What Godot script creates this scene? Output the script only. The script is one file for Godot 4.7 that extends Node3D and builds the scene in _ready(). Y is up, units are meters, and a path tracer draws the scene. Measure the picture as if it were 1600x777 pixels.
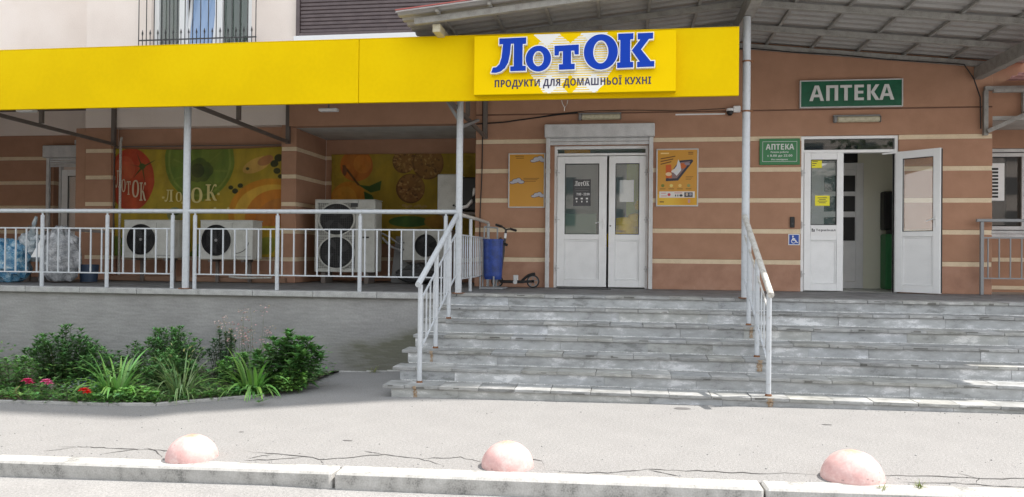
extends Node3D
# A grocery shop and a pharmacy on the raised ground floor of a block of flats: porch, stairs, gabled canopy, yellow fascia.
# Axes: x runs along the facade to the right, y is up from the porch floor, z comes out of the wall towards the street.

var names := {}
var mats := {}

class MB:
	var st := SurfaceTool.new()
	var xf := Transform3D.IDENTITY
	var col := Color.WHITE
	func _init(): st.begin(Mesh.PRIMITIVE_TRIANGLES)
	func vert(p: Vector3, n: Vector3, uv := Vector2.ZERO):
		st.set_color(col); st.set_uv(uv); st.set_normal((xf.basis * n).normalized()); st.add_vertex(xf * p)
	# flat convex polygon; n is the outward side
	func poly(p: Array, n: Vector3, uvs: Array = []):
		var c: Vector3 = (p[1] - p[0]).cross(p[2] - p[0])
		var flip: bool = c.dot(n) > 0.0
		for i in range(1, p.size() - 1):
			var idx := [0, i, i + 1]
			if flip: idx = [0, i + 1, i]
			for k in idx: vert(p[k], n, uvs[k] if uvs.size() > 0 else Vector2(p[k].x, -p[k].y))
	func auto(p: Array, hint: Vector3):
		var n: Vector3 = (p[1] - p[0]).cross(p[2] - p[0]).normalized()
		if n.dot(hint) < 0: n = -n
		poly(p, n)
	func box(c: Vector3, s: Vector3, b := 0.0):
		var h := s * 0.5
		b = minf(b, minf(h.x, minf(h.y, h.z)) * 0.9)
		for ax in 3:
			for sg in [-1.0, 1.0]:
				var n := Vector3.ZERO; n[ax] = sg
				var u := (ax + 1) % 3; var v := (ax + 2) % 3
				var pts := []
				for q in [[-1, -1], [1, -1], [1, 1], [-1, 1]]:
					var p := Vector3.ZERO
					p[ax] = sg * h[ax]; p[u] = q[0] * (h[u] - b); p[v] = q[1] * (h[v] - b)
					pts.append(c + p)
				poly(pts, n)
		if b <= 0.0: return
		for ax in 3:
			var u := (ax + 1) % 3; var v := (ax + 2) % 3
			for su in [-1.0, 1.0]:
				for sv in [-1.0, 1.0]:
					var pts := []
					for q in [[-1, 0], [1, 0], [1, 1], [-1, 1]]:
						var p := Vector3.ZERO
						p[ax] = q[0] * (h[ax] - b)
						p[u] = su * (h[u] - (b if q[1] == 1 else 0.0)); p[v] = sv * (h[v] - (0.0 if q[1] == 1 else b))
						pts.append(c + p)
					var n := Vector3.ZERO; n[u] = su; n[v] = sv
					poly(pts, n.normalized())
		for sx in [-1.0, 1.0]:
			for sy in [-1.0, 1.0]:
				for sz in [-1.0, 1.0]:
					poly([c + Vector3(sx * h.x, sy * (h.y - b), sz * (h.z - b)), c + Vector3(sx * (h.x - b), sy * h.y, sz * (h.z - b)), c + Vector3(sx * (h.x - b), sy * (h.y - b), sz * h.z)], Vector3(sx, sy, sz).normalized())
	func span(x0: float, x1: float, y0: float, y1: float, z0: float, z1: float, b := 0.0):
		box(Vector3(x0 + x1, y0 + y1, z0 + z1) * 0.5, Vector3(absf(x1 - x0), absf(y1 - y0), absf(z1 - z0)), b)
	func beam(a: Vector3, b: Vector3, w: float, h: float, bev := 0.0):
		var d := (b - a); var l := d.length()
		var zz := d / l
		var up := Vector3.UP if absf(zz.y) < 0.95 else Vector3.RIGHT
		var xx := up.cross(zz).normalized(); var yy := zz.cross(xx)
		var keep := xf
		xf = xf * Transform3D(Basis(xx, yy, zz), (a + b) * 0.5)
		box(Vector3.ZERO, Vector3(w, h, l), bev)
		xf = keep
	func ring_pts(a: Vector3, d: Vector3, r: float, seg: int) -> Array:
		var up := Vector3.UP if absf(d.y) < 0.9 else Vector3.RIGHT
		var x := up.cross(d).normalized(); var y := d.cross(x)
		var o := []
		for i in seg + 1:
			var t := TAU * i / seg
			o.append([a + (x * cos(t) + y * sin(t)) * r, x * cos(t) + y * sin(t)])
		return o
	func tube(a: Vector3, b: Vector3, r: float, seg := 10, r2 := -1.0, caps := true):
		if r2 < 0: r2 = r
		var d := (b - a).normalized()
		var p := ring_pts(a, d, r, seg); var q := ring_pts(b, d, r2, seg)
		for i in seg:
			quadn(p[i], p[i + 1], q[i + 1], q[i])
			if caps:
				poly([a, p[i][0], p[i + 1][0]], -d); poly([b, q[i][0], q[i + 1][0]], d)
	# four [point, normal] pairs, smooth
	func quadn(a, b, c, d):
		var f: Vector3 = (c[0] - a[0]).cross(d[0] - b[0])
		var order := [a, b, c, a, c, d]
		if f.dot(a[1] + b[1] + c[1] + d[1]) > 0.0: order = [a, c, b, a, d, c]
		for k in order: vert(k[0], k[1])
	func path(pts: Array, r: float, seg := 8, r_end := -1.0):
		var rings := []
		for i in pts.size():
			var d: Vector3
			if i == 0: d = pts[1] - pts[0]
			elif i == pts.size() - 1: d = pts[i] - pts[i - 1]
			else: d = (pts[i + 1] - pts[i]).normalized() + (pts[i] - pts[i - 1]).normalized()
			var rr := r if r_end < 0 else lerpf(r, r_end, float(i) / (pts.size() - 1))
			rings.append(ring_pts(pts[i], d.normalized(), rr, seg))
		for i in pts.size() - 1:
			for k in seg: quadn(rings[i][k], rings[i][k + 1], rings[i + 1][k + 1], rings[i + 1][k])
		for e in [0, pts.size() - 1]:
			for k in seg: auto([pts[e], rings[e][k][0], rings[e][k + 1][0]], (pts[0] - pts[1]) if e == 0 else (pts[e] - pts[e - 1]))
	# profile of (radius, height) round an axis
	func lathe(prof: Array, seg: int, c := Vector3.ZERO, axis := Vector3.UP):
		var up := Vector3.UP if absf(axis.y) < 0.9 else Vector3.RIGHT
		var x := up.cross(axis).normalized(); var y := axis.cross(x)
		for i in prof.size() - 1:
			var a: Vector2 = prof[i]; var b: Vector2 = prof[i + 1]
			var t := b - a
			var nn := Vector2(t.y, -t.x).normalized()
			for k in seg:
				var t0 := TAU * k / seg; var t1 := TAU * (k + 1) / seg
				var e0 := x * cos(t0) + y * sin(t0); var e1 := x * cos(t1) + y * sin(t1)
				var n0 := e0 * nn.x + axis * nn.y; var n1 := e1 * nn.x + axis * nn.y
				quadn([c + e0 * a.x + axis * a.y, n0], [c + e1 * a.x + axis * a.y, n1], [c + e1 * b.x + axis * b.y, n1], [c + e0 * b.x + axis * b.y, n0])
	func extrude(pg: PackedVector2Array, z0: float, z1: float):
		var t := Geometry2D.triangulate_polygon(pg)
		for i in range(0, t.size(), 3):
			for e in [[z0, Vector3.BACK * -1.0], [z1, Vector3.BACK]]:
				poly([Vector3(pg[t[i]].x, pg[t[i]].y, e[0]), Vector3(pg[t[i + 1]].x, pg[t[i + 1]].y, e[0]), Vector3(pg[t[i + 2]].x, pg[t[i + 2]].y, e[0])], e[1])
		var cw := Geometry2D.is_polygon_clockwise(pg)
		for i in pg.size():
			var a := pg[i]; var b := pg[(i + 1) % pg.size()]
			var n := Vector3(b.y - a.y, a.x - b.x, 0).normalized()
			if cw: n = -n
			poly([Vector3(a.x, a.y, z0), Vector3(b.x, b.y, z0), Vector3(b.x, b.y, z1), Vector3(a.x, a.y, z1)], n)
	func oval_ring(c: Vector2, ro: Vector2, ri: Vector2, z0: float, z1: float, seg := 40):
		for i in seg:
			var t0 := TAU * i / seg; var t1 := TAU * (i + 1) / seg
			var d0 := Vector2(cos(t0), sin(t0)); var d1 := Vector2(cos(t1), sin(t1))
			var o0 := c + d0 * ro; var o1 := c + d1 * ro; var i0 := c + d0 * ri; var i1 := c + d1 * ri
			for e in [[z0, Vector3.FORWARD], [z1, Vector3.BACK]]:
				poly([Vector3(i0.x, i0.y, e[0]), Vector3(o0.x, o0.y, e[0]), Vector3(o1.x, o1.y, e[0]), Vector3(i1.x, i1.y, e[0])], e[1])
			var m := (d0 + d1).normalized()
			poly([Vector3(o0.x, o0.y, z0), Vector3(o1.x, o1.y, z0), Vector3(o1.x, o1.y, z1), Vector3(o0.x, o0.y, z1)], Vector3(m.x, m.y, 0))
			poly([Vector3(i0.x, i0.y, z0), Vector3(i1.x, i1.y, z0), Vector3(i1.x, i1.y, z1), Vector3(i0.x, i0.y, z1)], Vector3(-m.x, -m.y, 0))
	# a picture on the +z side of a rectangle
	func print_on(x0: float, x1: float, y0: float, y1: float, z: float):
		poly([Vector3(x0, y0, z), Vector3(x1, y0, z), Vector3(x1, y1, z), Vector3(x0, y1, z)], Vector3.BACK, [Vector2(0, 1), Vector2(1, 1), Vector2(1, 0), Vector2(0, 0)])
	func done() -> ArrayMesh: return st.commit()

func numbered(called: String, parent: Node) -> String:
	var key := str(parent.get_instance_id()) + called
	var n: int = names.get(key, 0)
	names[key] = n + 1
	return called if n == 0 else "%s_%03d" % [called, n]

func put(m: Mesh, called: String, material: Material, parent: Node = self) -> MeshInstance3D:
	var o := MeshInstance3D.new()
	o.mesh = m; o.name = numbered(called, parent)
	o.material_override = material
	parent.add_child(o, true)
	return o

func thing(called: String, label: String, category: String, at := Vector3.ZERO, group := "") -> Node3D:
	var o := Node3D.new()
	o.name = numbered(called, self); add_child(o, true); o.position = at
	tag(o, label, category, group)
	return o

func tag(o: Node, label: String, category: String, group := "", kind := "") -> Node:
	if label: o.set_meta("label", label)
	if category: o.set_meta("category", category)
	if group: o.set_meta("group", group)
	if kind: o.set_meta("kind", kind)
	return o

func sub(called: String, parent: Node, at := Vector3.ZERO) -> Node3D:
	var o := Node3D.new()
	o.name = numbered(called, parent); parent.add_child(o, true); o.position = at
	return o

# ---------------------------------------------------------------- materials
func lin(r: float, g: float, b: float) -> Color: return Color(r, g, b).linear_to_srgb()

func plain(r: float, g: float, b: float, rough := 0.6, metal := 0.0) -> StandardMaterial3D:
	var m := StandardMaterial3D.new()
	m.albedo_color = lin(r, g, b); m.roughness = rough; m.metallic = metal
	return m

# layers: [cells across the tile, weight, octaves]; stops: [[0..1, Color linear], ...]
func field(size: int, sd: int, layers: Array) -> PackedFloat32Array:
	var out := PackedFloat32Array(); out.resize(size * size)
	for li in layers.size():
		var l: Array = layers[li]
		var n := FastNoiseLite.new()
		n.seed = sd + li * 17; n.frequency = float(l[0]) / size
		n.noise_type = FastNoiseLite.TYPE_SIMPLEX_SMOOTH
		n.fractal_octaves = l[2]
		var by: PackedByteArray = n.get_seamless_image(size, size).get_data()
		var w: float = l[1] / 255.0
		for i in size * size: out[i] += by[i] * w
	return out

func textured(sd: int, size: int, period: float, layers: Array, stops: Array, rough := 0.85, bump := 1.0, world := true) -> StandardMaterial3D:
	var f := field(size, sd, layers)
	var lut := []
	for i in 256:
		var t := i / 255.0
		var c: Color = stops[0][1]
		for k in stops.size() - 1:
			if t >= stops[k][0]: c = (stops[k][1] as Color).lerp(stops[k + 1][1], clampf((t - stops[k][0]) / (stops[k + 1][0] - stops[k][0]), 0, 1))
		c = c.linear_to_srgb()
		lut.append([clampi(int(c.r * 255), 0, 255), clampi(int(c.g * 255), 0, 255), clampi(int(c.b * 255), 0, 255)])
	var rgb := PackedByteArray(); rgb.resize(size * size * 3)
	var hb := PackedByteArray(); hb.resize(size * size)
	for i in size * size:
		var q := clampi(int(f[i] * 255), 0, 255)
		var c: Array = lut[q]
		rgb[i * 3] = c[0]; rgb[i * 3 + 1] = c[1]; rgb[i * 3 + 2] = c[2]
		hb[i] = q
	var m := StandardMaterial3D.new()
	m.albedo_texture = ImageTexture.create_from_image(Image.create_from_data(size, size, false, Image.FORMAT_RGB8, rgb))
	m.roughness = rough
	if bump > 0:
		var h := Image.create_from_data(size, size, false, Image.FORMAT_L8, hb)
		h.convert(Image.FORMAT_RGBA8)
		h.bump_map_to_normal_map(bump)
		m.normal_enabled = true; m.normal_texture = ImageTexture.create_from_image(h); m.normal_scale = 1.0
	m.uv1_triplanar = true; m.uv1_world_triplanar = world
	m.uv1_scale = Vector3.ONE / period
	return m

func shifted(m: StandardMaterial3D, tint: Color, off: Vector3) -> StandardMaterial3D:
	var c: StandardMaterial3D = m.duplicate()
	c.albedo_color = tint; c.uv1_offset = off
	return c

func picture(img: Image, rough := 0.5) -> StandardMaterial3D:
	var m := StandardMaterial3D.new()
	m.albedo_texture = ImageTexture.create_from_image(img); m.roughness = rough
	return m

func dull(m: StandardMaterial3D) -> StandardMaterial3D:
	m.metallic_specular = .15
	return m

func glass(tint: Color, alpha: float) -> StandardMaterial3D:
	var m := StandardMaterial3D.new()
	m.albedo_color = Color(tint.r, tint.g, tint.b, alpha)
	m.transparency = BaseMaterial3D.TRANSPARENCY_ALPHA
	m.roughness = 0.02; m.metallic_specular = 0.6
	return m

func C(r: float, g: float, b: float) -> Color: return Color(r, g, b)

func make_materials():
	# asphalt: old, pale, fine grain
	mats.asphalt = textured(11, 512, 1.7, [[3, 0.07, 3], [150, 0.68, 2], [50, 0.25, 2]], [[0.28, C(.21, .205, .201)], [0.42, C(.275, .269, .264)], [0.55, C(.305, .298, .293)], [0.74, C(.40, .391, .384)]], 0.95, 1.1)
	mats.road = textured(12, 512, 1.9, [[4, 0.14, 4], [150, 0.6, 2], [50, 0.26, 2]], [[0.28, C(.23, .224, .22)], [0.42, C(.30, .293, .288)], [0.55, C(.34, .332, .326)], [0.74, C(.44, .43, .42)]], 0.95, 1.2)
	mats.kerb = textured(13, 512, 1.1, [[4, 0.5, 5], [60, 0.3, 2], [14, 0.2, 3]], [[0.2, C(.20, .20, .19)], [0.4, C(.42, .41, .39)], [0.6, C(.52, .51, .49)], [0.85, C(.62, .61, .59)]], 0.9, 2.0)
	# stairs: worn slate-grey slabs with pale scuffs
	var stone := textured(14, 512, 0.9, [[3, 0.5, 4], [14, 0.3, 4], [80, 0.2, 2]], [[0.22, C(.27, .27, .26)], [0.38, C(.44, .445, .435)], [0.56, C(.53, .536, .53)], [0.66, C(.63, .633, .63)], [0.76, C(.86, .86, .85)]], 0.8, 0.7)
	stone.uv1_scale = Vector3(.55, 1.3, 1.0)
	stone.vertex_color_use_as_albedo = true
	mats.stone = []
	var tints := [[1, 1, 1], [.92, .92, .92], [1.05, 1.05, 1.05], [.95, .94, .90], [.97, .98, 1.0], [.86, .86, .86], [1.05, 1.04, 1.02]]
	for k in 7:
		var m := shifted(stone, lin(minf(1, tints[k][0] * .95), minf(1, tints[k][1] * .95), minf(1, tints[k][2] * .95)), Vector3(k * .37, k * .21, k * .53))
		mats.stone.append(m)
	var riser := textured(15, 512, 1.3, [[3, 0.55, 5], [14, 0.28, 4], [80, 0.17, 2]], [[0.22, C(.27, .275, .27)], [0.36, C(.42, .43, .428)], [0.55, C(.50, .512, .512)], [0.63, C(.60, .61, .615)], [0.72, C(.82, .825, .83)]], 0.75, 0.5)
	riser.uv1_scale = Vector3(.45, 1.1, .8)
	mats.riser = []
	for k in 6:
		mats.riser.append(shifted(riser, lin(minf(1, tints[k][0] * .9), minf(1, tints[k][1] * .9), minf(1, tints[k][2] * .91)), Vector3(k * .31, k * .47, k * .13)))
	mats.concrete = textured(16, 512, 1.4, [[4, 0.5, 5], [60, 0.5, 2]], [[0.25, C(.26, .26, .26)], [0.5, C(.38, .38, .375)], [0.8, C(.52, .52, .51)]], 0.9, 1.2)
	mats.coping = textured(46, 256, 0.9, [[4, 0.5, 4], [50, 0.5, 2]], [[0.25, C(.33, .33, .325)], [0.5, C(.43, .43, .42)], [0.8, C(.55, .55, .54)]], 0.9, 0.8)
	mats.porch = textured(17, 512, 1.5, [[4, 0.5, 5], [60, 0.5, 2]], [[0.25, C(.13, .13, .133)], [0.5, C(.20, .20, .203)], [0.8, C(.28, .28, .28)]], 0.7, 1.0)
	mats.brown = textured(18, 512, 1.6, [[3, 0.5, 4], [80, 0.3, 2], [10, 0.2, 3]], [[0.2, C(.435, .240, .153)], [0.5, C(.475, .265, .170)], [0.8, C(.515, .29, .19)]], 0.92, 0.4)
	mats.brown_low = textured(19, 512, 1.6, [[3, 0.4, 4], [80, 0.25, 2], [9, 0.35, 4]], [[0.2, C(.41, .225, .155)], [0.5, C(.48, .268, .182)], [0.75, C(.53, .31, .222)], [0.95, C(.62, .50, .43)]], 0.92, 1.2)
	mats.cream_band = textured(20, 256, 1.1, [[4, 0.6, 4], [40, 0.4, 2]], [[0.2, C(.72, .575, .40)], [0.5, C(.79, .645, .455)], [0.8, C(.83, .69, .50)]], 0.9, 0.8)
	mats.beige = textured(21, 512, 2.2, [[2, 0.5, 4], [90, 0.5, 2]], [[0.2, C(.76, .665, .60)], [0.5, C(.81, .715, .65)], [0.8, C(.84, .75, .69)]], 0.92, 0.8)
	mats.soffit = textured(22, 256, 1.5, [[3, 0.6, 4], [60, 0.4, 2]], [[0.2, C(.42, .42, .40)], [0.5, C(.50, .50, .48)], [0.8, C(.56, .56, .54)]], 0.9, 0.5)
	mats.upvc = textured(23, 256, 0.9, [[3, 0.6, 3], [30, 0.4, 2]], [[0.2, C(.80, .805, .81)], [0.5, C(.84, .845, .85)], [0.8, C(.86, .865, .87)]], 0.35, 0.0)
	mats.upvc_grey = textured(24, 256, 0.8, [[3, 0.6, 3], [30, 0.4, 2]], [[0.2, C(.52, .52, .52)], [0.5, C(.60, .60, .60)], [0.8, C(.66, .66, .66)]], 0.4, 0.0)
	mats.gasket = plain(.03, .03, .03, 0.6)
	mats.paint = textured(25, 256, 0.35, [[4, 0.6, 4], [30, 0.4, 2]], [[0.14, C(.34, .28, .24)], [0.22, C(.53, .56, .59)], [0.5, C(.57, .60, .635)], [0.8, C(.61, .64, .675)]], 0.5, 0.2)
	mats.paint_worn = textured(26, 256, 0.25, [[4, 0.5, 5], [26, 0.5, 3]], [[0.2, C(.22, .18, .15)], [0.38, C(.45, .43, .38)], [0.5, C(.60, .58, .54)], [0.8, C(.66, .66, .65)]], 0.5, 1.0)
	mats.rust = textured(27, 128, 0.12, [[4, 0.6, 4], [20, 0.4, 2]], [[0.2, C(.09, .04, .02)], [0.5, C(.22, .095, .045)], [0.8, C(.36, .19, .10)]], 0.95, 1.0)
	mats.yellow = textured(28, 256, 3.1, [[2, 0.7, 3], [40, 0.3, 2]], [[0.2, C(.80, .545, .001)], [0.5, C(.84, .575, .001)], [0.8, C(.86, .60, .002)]], 0.6, 0.0); mats.yellow.metallic_specular = .15
	mats.roof_steel = textured(29, 256, 0.6, [[4, 0.6, 4], [30, 0.4, 2]], [[0.2, C(.25, .24, .22)], [0.5, C(.34, .33, .31)], [0.8, C(.40, .39, .37)]], 0.55, 0.5)
	mats.roof_sheet = textured(30, 256, 1.9, [[3, 0.6, 4], [40, 0.4, 2]], [[0.2, C(.37, .355, .34)], [0.5, C(.43, .415, .40)], [0.8, C(.47, .455, .44)]], 0.45, 0.0)
	mats.red_edge = plain(.42, .10, .085, 0.5)
	mats.dark_steel = plain(.15, .125, .11, 0.6)
	mats.iron = plain(.028, .026, .026, 0.5)
	mats.shutter_brown = textured(31, 256, 0.7, [[3, 0.6, 3], [30, 0.4, 2]], [[0.2, C(.085, .062, .065)], [0.5, C(.105, .078, .08)], [0.8, C(.125, .094, .096)]], 0.5, 0.0)
	mats.glass = glass(Color(.60, .72, .72), 0.09)
	mats.glass_dark = glass(Color(.10, .13, .13), 0.55)
	mats.blue = plain(.010, .05, .40, 0.6); mats.blue.metallic_specular = .2
	mats.white = plain(.80, .80, .80, 0.4)
	mats.ink = plain(.035, .03, .075, 0.6)
	mats.green = textured(32, 128, 0.5, [[3, 0.6, 3], [30, 0.4, 2]], [[0.2, C(.002, .085, .04)], [0.5, C(.003, .105, .05)], [0.8, C(.005, .12, .06)]], 0.4, 0.0)
	mats.green_light = plain(.035, .20, .07, 0.5)
	mats.ac_white = textured(33, 256, 0.8, [[3, 0.6, 4], [30, 0.4, 2]], [[0.2, C(.50, .50, .46)], [0.5, C(.60, .60, .56)], [0.8, C(.66, .66, .62)]], 0.5, 0.0)
	mats.black = plain(.012, .012, .013, 0.5)
	mats.dark_grey = plain(.05, .05, .052, 0.6)
	mats.grey = plain(.22, .22, .22, 0.6)
	mats.lamp_shell = textured(34, 128, 0.3, [[4, 0.6, 4], [24, 0.4, 2]], [[0.2, C(.40, .36, .25)], [0.5, C(.50, .46, .33)], [0.8, C(.56, .52, .39)]], 0.4, 0.0)
	mats.soil = textured(35, 256, 0.6, [[6, 0.5, 5], [40, 0.5, 3]], [[0.2, C(.09, .073, .056)], [0.5, C(.15, .125, .098)], [0.8, C(.22, .19, .155)]], 0.98, 3.0)
	mats.dome = textured(36, 256, 0.34, [[3, 0.5, 5], [16, 0.3, 4], [50, 0.2, 2]], [[0.18, C(.42, .30, .28)], [0.34, C(.56, .325, .31)], [0.52, C(.62, .385, .365)], [0.66, C(.66, .47, .45)], [0.85, C(.70, .57, .54)]], 0.6, 0.8); mats.dome.vertex_color_use_as_albedo = true
	mats.leaf = foliage_mat(); 
	mats.petal = plain(.75, .03, .02, 0.6); mats.petal.backlight_enabled = true; mats.petal.backlight = Color(.3, .02, .02)
	for e in [["asphalt", .8], ["road", .8], ["kerb", .86], ["brown", .85], ["brown_low", .85], ["cream_band", .9], ["yellow", .9], ["dome", .8], ["paint", .84], ["paint_worn", .9], ["roof_sheet", .85], ["roof_steel", .9], ["ac_white", .82], ["concrete", .85], ["coping", .85], ["porch", .9], ["bag_x", 1.0]]:
		if mats.has(e[0]): mats[e[0]].albedo_color = lin(e[1], e[1], e[1])
	for m in mats.stone: m.albedo_color = (m.albedo_color.srgb_to_linear() * .66).linear_to_srgb()
	for m in mats.riser: m.albedo_color = (m.albedo_color.srgb_to_linear() * .90).linear_to_srgb()

func foliage_mat() -> StandardMaterial3D:
	var m := StandardMaterial3D.new()
	m.vertex_color_use_as_albedo = true; m.roughness = 0.5
	m.backlight_enabled = true; m.backlight = Color(.10, .16, .04)
	return m

# ---------------------------------------------------------------- lettering
func letters(s: String, parent: Node, called: String, m: Material, x0: float, x1: float, y0: float, y1: float, z: float, depth := 0.002, font := "Droid Sans", weight := 700) -> MeshInstance3D:
	var f := SystemFont.new()
	f.font_names = PackedStringArray([font]); f.font_weight = weight
	var t := TextMesh.new()
	t.text = s; t.font = f; t.font_size = 64; t.pixel_size = 0.01; t.depth = 0.1; t.curve_step = 2.0
	t.horizontal_alignment = HORIZONTAL_ALIGNMENT_LEFT
	var bb := t.get_aabb()
	var o := put(t, called, m, parent)
	var sc := Vector3((x1 - x0) / bb.size.x, (y1 - y0) / bb.size.y, depth / bb.size.z)
	o.scale = sc
	o.position = Vector3(x0 - bb.position.x * sc.x, y0 - bb.position.y * sc.y, z - bb.position.z * sc.z)
	return o

# ---------------------------------------------------------------- ground
func g(x: float) -> float:
	return -1.035 + .01 * clampf(x, -2.5, 8.0) if x > -2.5 else -1.06 + .045 * (maxf(x, -5.0) + 2.5)

func kb(x: float) -> float: # back edge of the kerb
	if x < -2.05: return lerpf(6.86, 7.09, clampf((x + 5.2) / 3.15, -4, 1))
	if x < .96: return lerpf(7.09, 7.04, (x + 2.05) / 3.01)
	return lerpf(7.04, 6.98, (x - .96) / 1.75)

func sheet(xs: Array, z0: Callable, z1: Callable, nz: int, dy: float) -> ArrayMesh:
	var m := MB.new()
	for i in xs.size() - 1:
		for k in nz:
			var p := []
			for q in [[i, k], [i + 1, k], [i + 1, k + 1], [i, k + 1]]:
				var x: float = xs[q[0]]
				var z: float = lerpf(z0.call(x), z1.call(x), float(q[1]) / nz)
				p.append([Vector3(x, g(x) + dy, z), Vector3.UP])
			m.quadn(p[0], p[1], p[2], p[3])
	return m.done()

func crack(rng: RandomNumberGenerator, pts: Array, w: float, parent: Node):
	# a jagged, tapering dark fissure lying in the asphalt
	var m := MB.new()
	var line := []
	for i in pts.size() - 1:
		var a: Vector2 = pts[i]; var b: Vector2 = pts[i + 1]
		var n := maxi(2, int(a.distance_to(b) / 0.06))
		for k in n:
			var t := float(k) / n
			line.append(a.lerp(b, t) + Vector2(rng.randf_range(-.012, .012), rng.randf_range(-.018, .018)))
	line.append(pts[-1])
	var prev := []
	for i in line.size():
		var ww := w * rng.randf_range(.35, 1.2) * (1.0 - pow(absf(2.0 * i / (line.size() - 1) - 1.0), 4))
		var p: Vector2 = line[i]
		var cur := [Vector3(p.x, g(p.x) + .003, p.y - ww), Vector3(p.x, g(p.x) + .003, p.y + ww)]
		if i > 0: m.poly([prev[0], cur[0], cur[1], prev[1]], Vector3.UP)
		prev = cur
	put(m.done(), "crack", mats.crack, parent)

func build_ground():
	var xs := []
	for v in [-80.0, -40, -20, -14, -10, -8, -6, -5.4, -5, -4.6, -4, -3.4, -2.9, -2.6, -2.4, -2.05, -1, 0, .96, 2, 3, 4.5, 6, 8, 14, 30, 80]: xs.append(v)
	mats.grit = plain(1, 1, 1, .95); mats.grit.vertex_color_use_as_albedo = true
	mats.crack = plain(.06, .057, .055, 0.95)
	var pv := Node3D.new(); pv.name = "pavement"; add_child(pv); tag(pv, "pale asphalt pavement between the stairs and the kerb", "pavement", "", "structure")
	put(sheet(xs, func(_x): return 1.6, func(x): return kb(x) + .03, 8, 0.0), "asphalt_surface", mats.asphalt, pv)
	var rd := put(sheet(xs, func(x): return kb(x) + .17, func(_x): return 90.0, 6, -.11), "road", mats.road)
	tag(rd, "pale grey road surface below the kerb", "road", "", "structure")
	var rng := RandomNumberGenerator.new(); rng.seed = 5
	for c in [
		[[-4.85, 6.55], [-4.2, 6.62], [-3.85, 6.68], [-3.62, 6.93]], [[-3.05, 6.72], [-2.72, 6.78], [-2.45, 6.86], [-2.3, 6.93], [-1.85, 6.72], [-1.55, 6.80], [-1.3, 6.98]],
		[[-2.3, 6.93], [-2.22, 7.05]], [[-2.9, 6.95], [-2.72, 6.78]], [[-1.55, 6.80], [-1.25, 6.72], [-1.02, 6.85]], [[-.55, 6.98], [-.1, 7.0], [.2, 6.86], [.55, 6.84], [1.0, 6.84], [1.3, 6.80], [1.45, 6.86]],
		[[.2, 6.86], [.42, 7.0]], [[1.75, 6.78], [2.1, 6.74], [2.45, 6.76], [2.8, 6.72], [3.4, 6.68]], [[2.4, 6.62], [2.5, 6.76], [2.42, 6.9]], [[1.9, 6.92], [2.35, 6.9], [2.9, 6.95]],
		[[-4.0, 6.62], [-4.25, 6.82]], [[-4.6, 6.58], [-4.85, 6.72]], [[-3.3, 6.9], [-3.6, 6.72], [-4.0, 6.62]], [[-1.0, 6.62], [-.6, 6.72], [-.55, 6.98]], [[-2.05, 6.62], [-1.85, 6.72]], [[-2.45, 6.86], [-2.6, 6.95], [-2.9, 6.99]]]:
		var pts := []
		for p in c: pts.append(Vector2(p[0], p[1]))
		crack(rng, pts, .0085, pv)
	# tar spot and a patch by the stairs
	for s in [[-2.3, 6.32, .05, .018], [.62, 4.52, .10, .06], [-3.42, 6.02, .03, .012], [1.9, 5.1, .05, .02]]:
		var m := MB.new()
		var pts := []
		for k in 11:
			var t := TAU * k / 11
			pts.append(Vector3(s[0] + cos(t) * s[2] * rng.randf_range(.7, 1.15), g(s[0]) + .0034, s[1] + sin(t) * s[3] * rng.randf_range(.7, 1.15)))
		m.poly(pts, Vector3.UP)
		put(m.done(), "tar_patch", mats.tar, pv)
	var gm := MB.new()
	for k in 600:
		var x := rng.randf_range(-6.5, 4.5)
		var z := kb(x) - pow(rng.randf(), 3.0) * 1.2 if k % 3 else (4.36 + pow(rng.randf(), 3.0) * .8 if x > -2.5 else kb(x) - rng.randf() * 1.8)
		var r := rng.randf_range(.003, .009)
		var c := Vector3(x, g(x) + .001, z)
		gm.col = Color.WHITE * rng.randf_range(.10, .34)
		var a := rng.randf() * TAU
		var b := []
		for i in 4: b.append(c + Vector3(cos(a + i * 1.57) * r * rng.randf_range(.7, 1.4), 0, sin(a + i * 1.57) * r))
		for i in 4: gm.auto([b[i], b[(i + 1) % 4], c + Vector3(0, r * .8, 0)], Vector3.UP)
	var gp := put(gm.done(), "grit", mats.grit, pv); gp.set_meta("kind", "stuff")
	# kerb stones
	var kn := Node3D.new(); kn.name = "kerb"; add_child(kn); tag(kn, "row of long pale concrete kerb stones along the road", "kerb", "", "structure")
	for j in [[-14.2, -11.16], [-11.15, -8.14], [-8.13, -5.11], [-5.10, -2.062], [-2.048, .953], [.967, 3.96], [3.975, 6.97], [6.985, 9.98]]:
		var a := Vector3(j[0], g(j[0]) - .14, kb(j[0]) + .1); var b := Vector3(j[1], g(j[1]) - .14, kb(j[1]) + .1)
		var m := MB.new(); m.beam(a, b, .2, .3, .016)
		put(m.done(), "kerb_stone", mats.kerb, kn)

func beam_px(a: Vector3, b: Vector3, w: float, h: float) -> ArrayMesh:
	var m := MB.new(); m.beam(a, b, w, h, minf(w, h) * .15); return m.done()

# ---------------------------------------------------------------- building
const BANDS := [.4566, .9461, 1.4356, 1.9251, 2.4146]

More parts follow.
